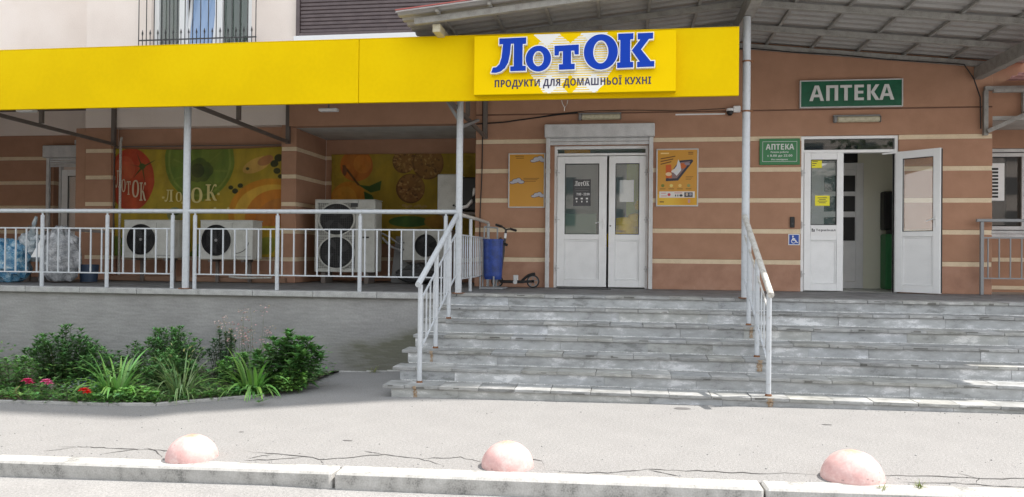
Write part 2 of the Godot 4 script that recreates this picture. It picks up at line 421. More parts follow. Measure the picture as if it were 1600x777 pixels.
func rusticated(parent: Node, x0: float, x1: float, z: float, drop: float, ytop: float, thick := .2, ybase := 0.0):
	# brown panels with recessed cream bands between them
	var y := ybase
	for i in 5:
		var b: float = BANDS[i] - drop
		if b - .036 > ybase and b + .036 < ytop + .001:
			var m := MB.new(); m.span(x0, x1, y, b - .036, z - thick, z, .007)
			put(m.done(), "wall_panel", mats.brown_low if y < .3 else mats.brown, parent)
			m = MB.new(); m.span(x0 + .004, x1 - .004, b - .036, b + .036, z - thick, z - .012)
			put(m.done(), "cream_band", mats.cream_band, parent)
			y = b + .036
	if ytop - y > .01:
		var m := MB.new(); m.span(x0, x1, y, ytop, z - thick, z, .007)
		put(m.done(), "wall_panel", mats.brown, parent)

func slab(parent: Node, called: String, mat: Material, x0: float, x1: float, y0: float, y1: float, z0: float, z1: float, b := 0.0) -> MeshInstance3D:
	var m := MB.new(); m.span(x0, x1, y0, y1, z0, z1, b)
	return put(m.done(), called, mat, parent)

func framed(parent: Node, called: String, mat: Material, x0: float, x1: float, y0: float, y1: float, z0: float, z1: float, w: float, wb := -1.0) -> MeshInstance3D:
	# four mitre-less bars round an opening as one frame
	var m := MB.new()
	if wb < 0: wb = w
	m.span(x0, x0 + w, y0, y1, z0, z1, .004); m.span(x1 - w, x1, y0, y1, z0, z1, .004)
	m.span(x0 + w, x1 - w, y1 - w, y1, z0 + .001, z1 - .001, .004)
	if wb > 0: m.span(x0 + w, x1 - w, y0, y0 + wb, z0 + .001, z1 - .001, .004)
	return put(m.done(), called, mat, parent)

func door_leaf(parent: Node, w: float, h: float, stile: float, glass_y: Array, panel_y: Array, called := "door") -> MeshInstance3D:
	# leaf in its own axes: x 0..w, y 0..h, z -.035..+.035; returns the frame, which carries the rest
	var m := MB.new()
	var d := .035
	m.span(0, stile, 0, h, -d, d, .005); m.span(w - stile, w, 0, h, -d, d, .005)
	m.span(stile, w - stile, 0, panel_y[0], -d + .001, d - .001, .005)
	m.span(stile, w - stile, panel_y[1], glass_y[0], -d + .001, d - .001, .005)
	m.span(stile, w - stile, glass_y[1], h, -d + .001, d - .001, .005)
	var o := put(m.done(), called, mats.upvc, parent)
	slab(o, "lower_panel", mats.upvc, stile, w - stile, panel_y[0], panel_y[1], -.012, .012)
	framed(o, "panel_bead", mats.upvc, stile + .002, w - stile - .002, panel_y[0] + .002, panel_y[1] - .002, .0125, .024, .022)
	slab(o, "glass_pane", mats.glass, stile - .01, w - stile + .01, glass_y[0] - .01, glass_y[1] + .01, -.004, .004)
	framed(o, "gasket", mats.gasket, stile, w - stile, glass_y[0], glass_y[1], .008, .026, .012)
	return o

func handle(parent: Node, x: float, y: float, z: float, dirx: float):
	var m := MB.new()
	m.span(x - .014, x + .014, y - .11, y + .06, z, z + .008, .003)
	m.tube(Vector3(x, y + .02, z), Vector3(x, y + .02, z + .045), .009, 8)
	m.path([Vector3(x, y + .02, z + .045), Vector3(x + dirx * .05, y + .005, z + .05), Vector3(x + dirx * .12, y - .02, z + .045)], .009, 8)
	put(m.done(), "door_handle", mats.white, parent)

func hinge(parent: Node, x: float, y: float, z: float):
	var m := MB.new(); m.tube(Vector3(x, y - .05, z), Vector3(x, y + .05, z), .011, 8)
	m.span(x - .03, x + .05, y - .008, y + .008, z - .008, z + .004)
	put(m.done(), "hinge", mats.upvc_grey, parent)

func roller_shutter(parent: Node, x0: float, x1: float, ybox: float, ytop: float, yslat: float, yfoot: float, z: float, mat: Material, nslat: int):
	var s := sub("roller_shutter", parent)
	var m := MB.new(); m.span(x0, x1, ybox, ytop, z, z + .17, .012)
	put(m.done(), "shutter_box", mat, s)
	for e in [x0 + .02, x1 - .085]:
		slab(s, "guide_rail", mat, e, e + .065, yfoot, ybox - .001, z + .03, z + .085, .004)
	var h := (ybox - yslat) / nslat
	for i in nslat:
		slab(s, "shutter_slat", mat, x0 + .086, x1 - .086, yslat + h * i + .003, yslat + h * (i + 1) - .003, z + .045, z + .06, .005)

func build_building():
	var b := thing("apartment_building", "block of flats with brown ground floor, cream upper wall and two shop doors", "building")
	# --- main ground floor wall, z = 0, with two door openings
	rusticated(b, -2.45, -1.19, 0, 0, 2.4506)
	rusticated(b, .42, 2.77, 0, 0, 2.4506)
	rusticated(b, 4.215, 5.56, 0, 0, 2.4506)
	slab(b, "wall_panel", mats.brown, -2.45, 5.56, 2.4515, 2.855, -.2, 0, .007)
	slab(b, "wall_panel", mats.brown, -2.45, 5.56, 2.875, 4.35, -.2, 0, .007)
	slab(b, "joint_strip", mats.brown_dark, -2.45, 5.56, 2.8555, 2.8745, -.2, -.012)
	# --- recess with the air conditioners
	rusticated(b, -5.75, -2.45, -1.7, .03, 2.74)
	var m := MB.new()
	for i in 6: # its side wall, seen at a slant, steps of brown and cream
		pass
	var y := 0.0
	for i in 5:
		var bb: float = BANDS[i] - .035
		slab(b, "wall_panel", mats.brown, -5.95, -5.75, y, bb - .036, -1.699, -.501, .005)
		slab(b, "cream_band", mats.cream_band, -5.94, -5.762, bb - .036, bb + .036, -1.699, -.501)
		y = bb + .036
	slab(b, "wall_panel", mats.brown, -5.95, -5.75, y, 2.74, -1.699, -.501, .005)
	slab(b, "side_wall", mats.brown, -2.45, -2.25, 0, 2.74, -1.699, -.201)
	slab(b, "recess_soffit", mats.soffit, -5.75, -2.451, 2.741, 2.80, -1.9, -.301)
	slab(b, "lintel", mats.brown, -5.79, -2.455, 2.742, 3.60, -.3, -.1, .006)
	# --- pillars and the wall behind the first banner
	rusticated(b, -6.02, -5.74, -.3, .04, 2.80)
	rusticated(b, -9.85, -9.33, -.3, .04, 2.80)
	rusticated(b, -9.33, -6.02, -.5, .04, 2.80)
	slab(b, "wall_panel", mats.brown, -10.05, -9.852, 0, 2.80, -1.2, -.31, .005)
	slab(b, "side_wall", mats.brown, -13.6, -13.4, -1.2, 3.29, -1.199, 2.79)  # unseen end wall, added to keep skylight out of the left porch
	# --- far left wall with the side door
	rusticated(b, -18, -11.23, -1.2, .05, 2.82)
	rusticated(b, -10.40, -10.052, -1.2, .05, 2.82)
	slab(b, "wall_panel", mats.brown, -11.229, -10.401, 2.42, 2.82, -1.4, -1.2)
	# --- cream upper storeys
	slab(b, "upper_wall", mats.beige, -18, -9.853, 2.822, 31.0, -1.6, -1.18)
	slab(b, "upper_wall", mats.beige, -9.85, -8.56, 2.802, 31.0, -1.6, -.3)
	slab(b, "upper_wall", mats.beige, -6.61, -5.742, 2.802, 31.0, -1.6, -.3)
	slab(b, "upper_wall", mats.beige, -8.559, -6.611, 2.802, 4.12, -1.6, -.3)
	slab(b, "upper_wall", mats.beige, -8.559, -6.611, 5.75, 31.0, -1.6, -.3)
	slab(b, "upper_wall", mats.beige, -5.741, -2.52, 6.3, 31.0, -1.6, -.2)
	slab(b, "upper_wall", mats.beige, -2.519, 12.9, 4.351, 31.0, -1.6, -.003)
	slab(b, "roof_slab", mats.concrete, -18.1, 13.0, 31.001, 31.3, -13.0, .1)
	slab(b, "side_wall", mats.beige, 12.5, 12.9, -1.2, 31.0, -13, -1.601)
	slab(b, "rear_wall", mats.beige, -18, 12.499, -1.2, 31.0, -13.3, -13.001)
	slab(b, "side_wall", mats.beige, -18.4, -18.001, -1.2, 31.0, -13, -1.2)
	# --- right-hand recess with a window
	slab(b, "wall_panel", mats.brown, 5.561, 13, 0, .95, -1.2, -1.0)
	slab(b, "cream_band", mats.cream_band, 5.561, 13, .045, .105, -.999, -.985)
	slab(b, "cream_band", mats.cream_band, 5.561, 13, .50, .565, -.999, -.985)
	slab(b, "wall_panel", mats.brown, 5.561, 13, 2.36, 2.66, -1.2, -1.0)
	slab(b, "wall_panel", mats.brown, 6.60, 13, .951, 2.359, -1.2, -1.0)
	slab(b, "side_wall", mats.brown, 5.36, 5.558, 0, 2.66, -1.2, -.201)
	slab(b, "recess_soffit", mats.soffit, 5.562, 13, 2.661, 2.72, -1.2, -.02)
	slab(b, "lintel", mats.brown, 5.562, 13, 2.7215, 4.35, -.22, -.02)
	var w := framed(b, "window", mats.upvc_grey, 5.60, 6.599, .955, 2.355, -1.10, -1.02, .055)
	slab(w, "glass_pane", mats.glass_dark, 5.65, 6.55, 1.0, 2.3, -1.065, -1.06)
	framed(w, "sash", mats.upvc_grey, 5.68, 6.50, 1.02, 2.28, -1.019, -.985, .06)
	slab(w, "sill", mats.upvc_grey, 5.562, 6.62, .90, .951, -.999, -.93, .006)
	m = MB.new()
	m.span(5.72, 6.20, 1.50, 2.12, -1.055, -1.03, .006)
	var vent := put(m.done(), "vent_grille", mats.upvc, w)
	for i in 9:
		slab(vent, "vent_slot", mats.black, 5.79, 6.10, 1.55 + i * .057, 1.585 + i * .057, -1.029, -1.024)
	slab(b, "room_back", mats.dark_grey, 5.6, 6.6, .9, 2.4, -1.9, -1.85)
	# --- barred window upstairs
	w = framed(b, "window", mats.white, -8.557, -6.613, 4.125, 5.748, -.46, -.37, .10)
	for x in [-8.06, -7.36]: slab(w, "mullion", mats.white, x, x + .14, 4.226, 5.647, -.455, -.375, .006)
	slab(w, "glass_pane", mats.glass_up, -8.46, -8.055, 4.2, 5.66, -.425, -.42)
	slab(w, "glass_pane", mats.glass_up, -7.225, -6.71, 4.2, 5.66, -.425, -.42)
	var sash := framed(w, "tilted_sash", mats.white, -.285, .285, 0, 1.40, -.03, .03, .055)
	sash.position = Vector3(-7.64, 4.24, -.40); sash.rotation = Vector3(-.15, 0, 0)
	var tp := slab(w, "glass_pane", mats.glass_sky_tint, -.24, .24, .05, 1.36, -.004, .004)
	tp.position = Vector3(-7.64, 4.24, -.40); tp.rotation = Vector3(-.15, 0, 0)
	slab(w, "curtain", mats.curtain_pink, -7.0, -6.72, 4.16, 5.7, -.9, -.88)
	slab(b, "room_back", mats.room_upper, -8.6, -6.5, 3.9, 5.9, -1.75, -1.61)
	slab(b, "window_sill", mats.white, -8.60, -6.57, 4.085, 4.12, -.299, -.22)
	# --- brown shutter over the balcony
	var sh := sub("balcony_shutter", b)
	framed(sh, "shutter_frame", mats.shutter_brown, -5.735, -2.525, 4.33, 6.28, -.28, -.2, .07)
	for i in 27:
		slab(sh, "shutter_slat", mats.shutter_brown, -5.664, -2.596, 4.402 + i * .0667, 4.402 + i * .0667 + .062, -.26, -.222, .012)
	slab(b, "window_sill", mats.white, -5.74, -2.5, 4.20, 4.327, -.28, -.12, .006)
	slab(b, "lintel", mats.beige, -5.741, -2.52, 3.602, 4.199, -.5, -.2)
	# --- grocery door
	roller_shutter(b, -1.28, .49, 2.452, 2.665, 2.335, 0.004, 0.002, mats.upvc_grey, 2)
	var fr := framed(b, "door_frame", mats.upvc, -1.13, .40, .002, 2.334, -.14, -.045, .048, 0.0)
	slab(fr, "transom_bar", mats.upvc, -1.081, .351, 2.175, 2.215, -.139, -.046, .004)
	slab(fr, "transom_pane", mats.glass, -1.08, .35, 2.21, 2.29, -.10, -.095)
	slab(b, "wall_reveal", mats.brown, -1.192, -1.131, 0, 2.333, -.2, -.03); slab(b, "wall_reveal", mats.brown, .401, .419, 0, 2.45, -.2, -.03)
	slab(b, "lintel", mats.brown, -1.189, .4185, 2.336, 2.4505, -.2, -.03)
	var dl := door_leaf(b, .81, 2.14, .125, [.86, 2.02], [.12, .77])
	dl.position = Vector3(-1.078, .022, -.05)
	handle(dl, .755, 1.06, .036, -1.0)
	hinge(dl, -.004, 1.87, .036); hinge(dl, -.004, 1.10, .036); hinge(dl, -.004, .30, .036)
	var dr := door_leaf(b, .595, 2.14, .105, [.86, 2.02], [.12, .77])
	dr.position = Vector3(-.234, .022, -.05)
	hinge(dr, .599, 1.87, .036); hinge(dr, .599, 1.10, .036); hinge(dr, .599, .30, .036)
	m = MB.new(); m.tube(Vector3(.03, 1.0, .036), Vector3(.03, 1.0, .042), .014, 10); put(m.done(), "lock_cylinder", mats.grey, dr)
	# hours notice on the glass
	var nt := slab(dl, "hours_notice", mats.notice, .262, .548, 1.325, 1.765, .006, .0085)
	letters("ЛотОК", nt, "lettering", mats.white, .285, .525, 1.655, 1.735, .0087, .001, "Droid Serif")
	letters("7:00 - 22:00", nt, "lettering", mats.white, .315, .530, 1.50, 1.54, .0087, .001)
	for i in 3:
		m = MB.new(); m.span(.30 + i * .085, .335 + i * .085, 1.435, 1.46, .0086, .0096); m.span(.31 + i * .085, .328 + i * .085, 1.385, 1.41, .0086, .0096)
		put(m.done(), "notice_symbol", mats.white, nt)
	m = MB.new(); m.span(.29, .52, 1.615, 1.62, .0086, .0096); m.span(.30, .51, 1.575, 1.58, .0086, .0096); put(m.done(), "notice_rule", mats.grey, nt)
	# shop interior behind the glass
	var it := sub("shop_interior", b)
	slab(it, "floor", mats.room_floor, -2.2, 1.4, -.05, .003, -3.2, -.15)
	slab(it, "back_wall", mats.room_wall, -2.2, 1.4, 0, 2.9, -3.3, -3.201)
	slab(it, "side_wall", mats.room_wall, -2.3, -2.201, 0, 2.9, -3.2, -.201); slab(it, "side_wall", mats.room_wall, 1.401, 1.5, 0, 2.9, -3.2, -.201)
	slab(it, "ceiling", mats.room_wall, -2.3, 1.5, 2.9, 3.0, -3.2, -.201)
	slab(it, "green_reflection", mats.reflected_green, -1.05, -.45, .3, 1.25, -.75, -.55, .01)  # green box standing in for the greenery reflected in the left leaf
	slab(it, "paper_notice", mats.white, -.06, .17, 1.42, 1.78, -.135, -.13)
	var dis := MB.new()
	for q in [[-.10, .80, .22, .30], [.12, .85, .20, .36], [.02, 1.06, .20, .26], [.20, 1.12, .16, .26], [.28, 1.38, .10, .18]]:
		dis.lathe([Vector2(.001, q[3] * -.5), Vector2(q[2] * .8, q[3] * -.4), Vector2(q[2], 0), Vector2(q[2] * .7, q[3] * .4), Vector2(.001, q[3] * .5)], 14, Vector3(q[0], q[1], -.36))
	put(dis.done(), "yellow_display", mats.yellow, it)
	slab(it, "display_stand", mats.grey, -.2, .4, 0, .68, -.60, -.22, .01)
	slab(it, "green_panel", mats.lime, .05, .38, .9, 2.1, -.50, -.47)
	slab(it, "yellow_poster", mats.orange_print, -.98, -.55, 2.12, 2.32, -.22, -.21)
	# --- pharmacy door
	fr = framed(b, "door_frame", mats.upvc, 2.772, 4.213, .002, 2.449, -.14, -.03, .045, 0.0)
	slab(fr, "transom_bar", mats.upvc, 2.818, 4.167, 2.185, 2.232, -.139, -.031, .004)
	slab(fr, "transom_pane", mats.glass_dark, 2.81, 4.17, 2.23, 2.41, -.09, -.085)
	m = MB.new(); m.span(4.168, 4.176, .01, 2.18, -.13, -.05); put(m.done(), "gasket", mats.gasket, fr)
	dl = door_leaf(b, .59, 2.165, .10, [1.03, 2.06], [.11, .79])
	dl.position = Vector3(2.819, .018, -.05)
	hinge(dl, -.03, 1.85, .036); hinge(dl, -.03, 1.03, .036); hinge(dl, -.03, .26, .036)
	slab(dl, "sign_plate", mats.white, .10, .49, .865, 1.025, .036, .039)
	m = MB.new(); m.span(.115, .165, .925, .935, .0395, .0405); m.span(.115, .135, .94, .975, .0395, .0405); m.span(.14, .165, .94, .96, .0395, .0405); put(m.done(), "emblem", mats.dark_grey, dl)
	letters("Термінал", dl, "lettering", mats.dark_grey, .18, .472, .922, .972, .0395, .001)
	var s1 := slab(dl, "yellow_sticker", mats.lemon, .112, .27, 1.93, 2.055, .010, .012)
	m = MB.new()
	for i in 3: m.span(.125, .21 - i * .02, 2.025 - i * .03, 2.035 - i * .03, .0122, .0132)
	put(m.done(), "print_line", mats.dark_grey, s1)
	m = MB.new(); m.poly([Vector3(.272, 1.955, .0125), Vector3(.36, 2.0, .0125), Vector3(.272, 2.0, .0125)], Vector3.BACK); put(m.done(), "white_flap", mats.white, s1)
	s1 = slab(dl, "yellow_sticker", mats.lemon, .17, .39, 1.335, 1.495, .010, .012)
	m = MB.new()
	for i in 4: m.span(.21 + .02 * (i % 2), .35 - .02 * (i % 2), 1.455 - i * .026, 1.465 - i * .026, .0122, .0132)
	put(m.done(), "print_line", mats.dark_grey, s1)
	var op := door_leaf(b, .66, 2.165, .105, [.93, 2.05], [.11, .85], "open_door")
	op.position = Vector3(4.185, .018, -.01); op.rotation.y = -.755
	handle(op, .60, 1.10, .036, -1.0)
	slab(op, "edge_strip", mats.gasket, .6605, .668, .01, 2.155, -.02, .012)
	m = MB.new(); m.beam(Vector3(3.98, 2.155, -.02), Vector3(4.2, 2.175, .02), .03, .02); put(m.done(), "door_closer_arm", mats.white, b)
	# vestibule
	it = sub("pharmacy_vestibule", b)
	slab(it, "floor", mats.room_tile, 2.4, 5.2, -.05, .004, -1.6, -.14)
	slab(it, "back_wall", mats.room_cream, 2.4, 5.2, 0, 2.7, -1.7, -1.601)
	slab(it, "side_wall", mats.room_cream, 2.3, 2.399, 0, 2.7, -1.6, -.201); slab(it, "side_wall", mats.room_cream, 4.86, 4.95, 0, 2.7, -1.6, -.201)
	slab(it, "ceiling", mats.room_cream, 2.3, 5.2, 2.7, 2.8, -1.6, -.201)
	var idr := framed(it, "inner_door", mats.upvc, 3.10, 4.15, 0.006, 2.20, -1.60, -1.53, .12)
	slab(idr, "door_panel", mats.upvc, 3.221, 4.029, .13, .78, -1.585, -1.55)
	for r in [[.84, 1.25], [1.35, 1.62], [1.70, 1.98]]:
		slab(idr, "glass_pane", mats.black, 3.50, 4.015, r[0], r[1], -1.56, -1.545)
	slab(idr, "door_rail", mats.upvc, 3.221, 4.029, .78, 2.079, -1.59, -1.562)
	slab(it, "transom_glass", mats.black, 3.2, 4.06, 2.21, 2.5, -1.60, -1.56)
	var tm := sub("payment_terminal", it)
	m = MB.new(); m.span(4.42, 4.80, .01, .95, -1.50, -1.20, .02); put(m.done(), "terminal_body", mats.green_light, tm)
	m = MB.new(); m.span(4.40, 4.80, 1.02, 1.68, -1.46, -1.24, .02); put(m.done(), "terminal_screen", mats.black, tm)
	m = MB.new(); m.span(4.50, 4.78, .95, 1.02, -1.45, -1.28); put(m.done(), "terminal_neck", mats.dark_grey, tm)
	# --- side door at far left with its own roller shutter
	roller_shutter(b, -11.34, -10.30, 2.36, 2.60, 2.18, 0.004, -1.198, mats.upvc_grey, 4)
	fr = framed(b, "door_frame", mats.upvc_grey, -11.15, -10.41, .003, 2.30, -1.33, -1.25, .05, 0.0)
	slab(b, "room_back", mats.room_dark, -11.3, -10.3, 0, 2.5, -2.3, -2.25)
	dl = door_leaf(b, .48, 2.12, .13, [.9, 2.0], [.12, .77])
	dl.position = Vector3(-11.09, .02, -1.29)
	slab(b, "small_vent", mats.upvc_grey, -10.75, -10.405, 2.63, 2.72, -1.199, -1.17)

func build_room_materials():
	mats.rust_stain = textured(61, 128, .2, [[5, .6, 4], [30, .4, 2]], [[.25, C(.22, .14, .075)], [.5, C(.33, .24, .16)], [.75, C(.42, .38, .33)]], .9, 0)
	mats.mortar = textured(62, 128, .5, [[3, .5, 4], [24, .5, 3]], [[.3, C(.36, .36, .35)], [.5, C(.55, .55, .54)], [.7, C(.74, .74, .73)]], .9, 0)
	mats.tar = plain(.12, .115, .115, .9)
	mats.brown_dark = plain(.15, .08, .055, .9)
	mats.notice = plain(.075, .075, .08, .5)
	mats.room_floor = plain(.45, .44, .42, .4); mats.room_wall = plain(.7, .7, .66, .9); mats.reflected_green = plain(.16, .26, .17, .8)
	mats.room_tile = plain(.45, .44, .42, .4); mats.room_cream = plain(.84, .83, .70, .85); mats.room_dark = plain(.05, .05, .05, .9)
	mats.lime = plain(.42, .52, .12, .7); mats.lemon = plain(.82, .74, .02, .5); mats.orange_print = plain(.75, .38, .03, .5)
	mats.curtain = plain(.40, .42, .44, .9); mats.curtain_pink = plain(.45, .16, .18, .9)
	mats.room_upper = plain(.10, .13, .09, .9)
	mats.glass_sky_tint = glass(Color(.62, .74, .90), 0.6)  # pale blue tint paints the reflected sky into the tilted sash pane
	mats.glass_up = glass(Color(.30, .38, .34), 0.35)

# ---------------------------------------------------------------- porch, stairs, retaining wall
func build_porch():
	var fl := Node3D.new(); fl.name = "porch_floor"; add_child(fl); tag(fl, "dark grey porch floor in front of the two doors", "floor", "", "structure")
	slab(fl, "floor_slab", mats.porch, -2.5, 14, -.3, 0, -.19, 2.012)
	slab(fl, "floor_slab", mats.porch, -18, -2.501, -.3, -.004, -3.4, 2.05)
	var stz := thing("staircase", "wide flight of worn grey stone steps up to the porch", "stairs")
	var rng := RandomNumberGenerator.new(); rng.seed = 21
	var rise := .154; var tread := .329
	for i in 7:
		var yt := -rise * i
		var zf := 2.3435 + tread * i
		var stp := sub("step", stz)
		# treads: short slabs with a worn, slightly uneven nosing
		var x := -2.57 - (.012 * i if i > 3 else 0.0)
		var first := true
		while x < 6.2:
			var l := rng.randf_range(.385, .435)
			if first: l = rng.randf_range(.25, .42)
			first = false
			var dz := rng.randf_range(-.006, .006); var dy := rng.randf_range(-.004, .002)
			var m := MB.new()
			m.xf = Transform3D(Basis(Vector3(0, 0, 1), rng.randf_range(-.004, .004)) * Basis(Vector3(0, 1, 0), rng.randf_range(-.008, .008)), Vector3(x + l * .5, yt - .018 + dy, zf - .165 + dz))
			m.box(Vector3.ZERO, Vector3(l - rng.randf_range(.001, .007), .036, .33), rng.randf_range(.002, .005))
			# scuffed and chipped nosing
			for q in rng.randi_range(2, 5):
				var cw := rng.randf_range(.02, .16); var cx := rng.randf_range(-l * .5 + cw * .5, l * .5 - cw * .5)
				m.col = Color(1.25, 1.25, 1.23) if q % 4 != 3 else Color(.45, .44, .42)
				var ch := rng.randf_range(.006, .024); var cy := rng.randf_range(-.012, .012)
				m.box(Vector3(cx, clampf(cy, -.017 + ch * .5, .017 - ch * .5), .1655), Vector3(cw, ch, rng.randf_range(.002, .005)), .001)
			m.col = Color.WHITE
			put(m.done(), "tread_slab", mats.stone[rng.randi() % 7], stp)
			x += l
		# risers: longer slabs set back under the nosing
		x = -2.545
		while x < 6.2:
			var l := rng.randf_range(.6, 1.25)
			var m := MB.new()
			var dz2 := rng.randf_range(-.004, .004)
			m.span(x + .0006, x + l - .0008, yt - rise + .0 if i < 6 else -1.3, yt - .0375, zf - .055, zf - .022 + dz2, .0015)
			put(m.done(), "riser_slab", mats.riser[rng.randi() % 6], stp)
			x += l
		slab(stp, "mortar_joint", mats.mortar, -2.53, 6.25, yt - rise - .004, yt - rise + rng.randf_range(.006, .009), zf - .03, zf - .0135) if i < 6 else null
		slab(stp, "core", mats.mortar, -2.54, 6.3, -1.4, yt - .038, zf - .33 - .054, zf - .056)
	for q in [[-2.27, 6, .035], [1.53, 6, .05], [1.535, 4, .05], [1.545, 2, .03], [-2.25, 4, .03]]:
		var zf: float = 2.3435 + tread * q[1]; var yt: float = -rise * q[1]
		for part in 2:
			var m := MB.new()
			var y0 := yt - .002 if part == 0 else yt - .04
			var y1 := yt - .036 if part == 0 else yt - rise + .02
			var pts := []
			for k in 7: pts.append(Vector3(q[0] + q[2] * rng.randf_range(-.5, .0) - q[2] * .3, lerpf(y0, y1, k / 6.0), zf + (.012 if part == 0 else -.0155)))
			for k in 7: pts.append(Vector3(q[0] + q[2] * rng.randf_range(.0, .5) + q[2] * .3, lerpf(y1, y0, k / 6.0), zf + (.012 if part == 0 else -.0155)))
			for k in 6: m.poly([pts[k], pts[k + 1], pts[12 - k], pts[13 - k]], Vector3.BACK)
			put(m.done(), "rust_stain", mats.rust_stain, stz)
	# rusty foot stains are on the railings' feet; the wall on the left
	var rw := thing("retaining_wall", "grey rendered retaining wall with mossy foot below the porch railing", "wall")
	var mm := MB.new(); mm.span(-18, -2.56, -1.5, -.085, 2.0, 2.318)
	put(mm.done(), "wall_body", mats.concrete, rw)
	mm = MB.new(); mm.poly([Vector3(-10.5, -1.35, 2.3215), Vector3(-2.56, -1.35, 2.3215), Vector3(-2.56, -.085, 2.3215), Vector3(-10.5, -.085, 2.3215)], Vector3.BACK, [Vector2(0, 1), Vector2(1, 1), Vector2(1, 0), Vector2(0, 0)])
	mm.span(-10.5, -2.56, -1.35, -.085, 2.3185, 2.321)
	put(mm.done(), "render_coat", render_coat(), rw)
	var x2 := -10.4
	while x2 < -2.6:
		var l2 := minf(rng.randf_range(.7, 1.0), -2.56 - x2)
		var m2 := MB.new(); m2.span(x2 + .002, x2 + l2 - .003, -.084, rng.randf_range(-.006, .0), 2.06, 2.375 + rng.randf_range(-.004, .004), .008)
		put(m2.done(), "coping_slab", mats.coping, rw)
		x2 += l2
	# rough mortar strip along the foot
	mm = MB.new()
	var x3 := -3.9
	while x3 < -2.65:
		var l3 := rng.randf_range(.1, .25)
		mm.box(Vector3(x3 + l3 * .5, g(x3) - .005, 2.335), Vector3(l3, rng.randf_range(.03, .06), .05), .01)
		x3 += l3 + (.12 if rng.randf() < .25 else .0)
	put(mm.done(), "mortar_strip", mats.kerb, rw)

func render_coat() -> StandardMaterial3D:
	var w := 1400; var h := 224
	var n1 := FastNoiseLite.new(); n1.seed = 3; n1.frequency = .006; n1.fractal_octaves = 5
	var n2 := FastNoiseLite.new(); n2.seed = 4; n2.frequency = .05; n2.fractal_octaves = 3
	var im := Image.create(w, h, false, Image.FORMAT_RGB8)
	var hm := Image.create(w, h, false, Image.FORMAT_RGBA8)
	for y in h:
		for x in w:
			var a := n1.get_noise_2d(x, y * 1.6)
			var f := n2.get_noise_2d(x * .35, y * 2.2)
			var v := .287 + .05 * a + .035 * f + .03 * (n2.get_noise_2d(x * 3.1 + 900, y * 3.1))
			var c := Color(v, v * .985, v * .965)
			# moss at the right foot, darker along the foot and the top edge
			var u := float(x) / w; var t := float(y) / h
			var moss := smoothstep(.78, .92, u + .05 * a) * smoothstep(.28, .56, t + .14 * a + .5 * (u - .93))
			var dark_edges := smoothstep(.55, 1.0, t + .25 * a) * .35 + smoothstep(.45, .0, t + .5 * f + .3 * a) * smoothstep(.06, .0, t) * .5
			c = c.lerp(Color(.135, .135, .10), clampf(moss * (.95 + .5 * f + .4 * a), 0, .96))
			c = c.lerp(Color(.22, .215, .20), clampf(dark_edges, 0, 1))
			var streak := smoothstep(.25, .6, n1.get_noise_2d(x * 3.0, 500)) * (1.0 - t) * .18
			c = c.lerp(Color(.24, .235, .225), streak)
			im.set_pixel(x, y, c.linear_to_srgb())
			var q := .5 + .35 * f + .25 * n2.get_noise_2d(x * 2.0 + 333, y * 2.0)
			hm.set_pixel(x, y, Color(q, q, q))
	hm.bump_map_to_normal_map(0.9)
	var m := picture(im, .95)
	m.normal_enabled = true; m.normal_texture = ImageTexture.create_from_image(hm)
	return m

# ---------------------------------------------------------------- railings and posts
func rust_foot(parent: Node, p: Vector3, r: float):
	var m := MB.new(); m.tube(p, p + Vector3(0, .022, 0), r * 1.35, 10, r * 1.05); put(m.done(), "rusty_foot", mats.rust, parent)

func post_top(m: MB, p: Vector3, r: float):
	m.tube(p, p + Vector3(0, .035, 0), r * .55, 8)

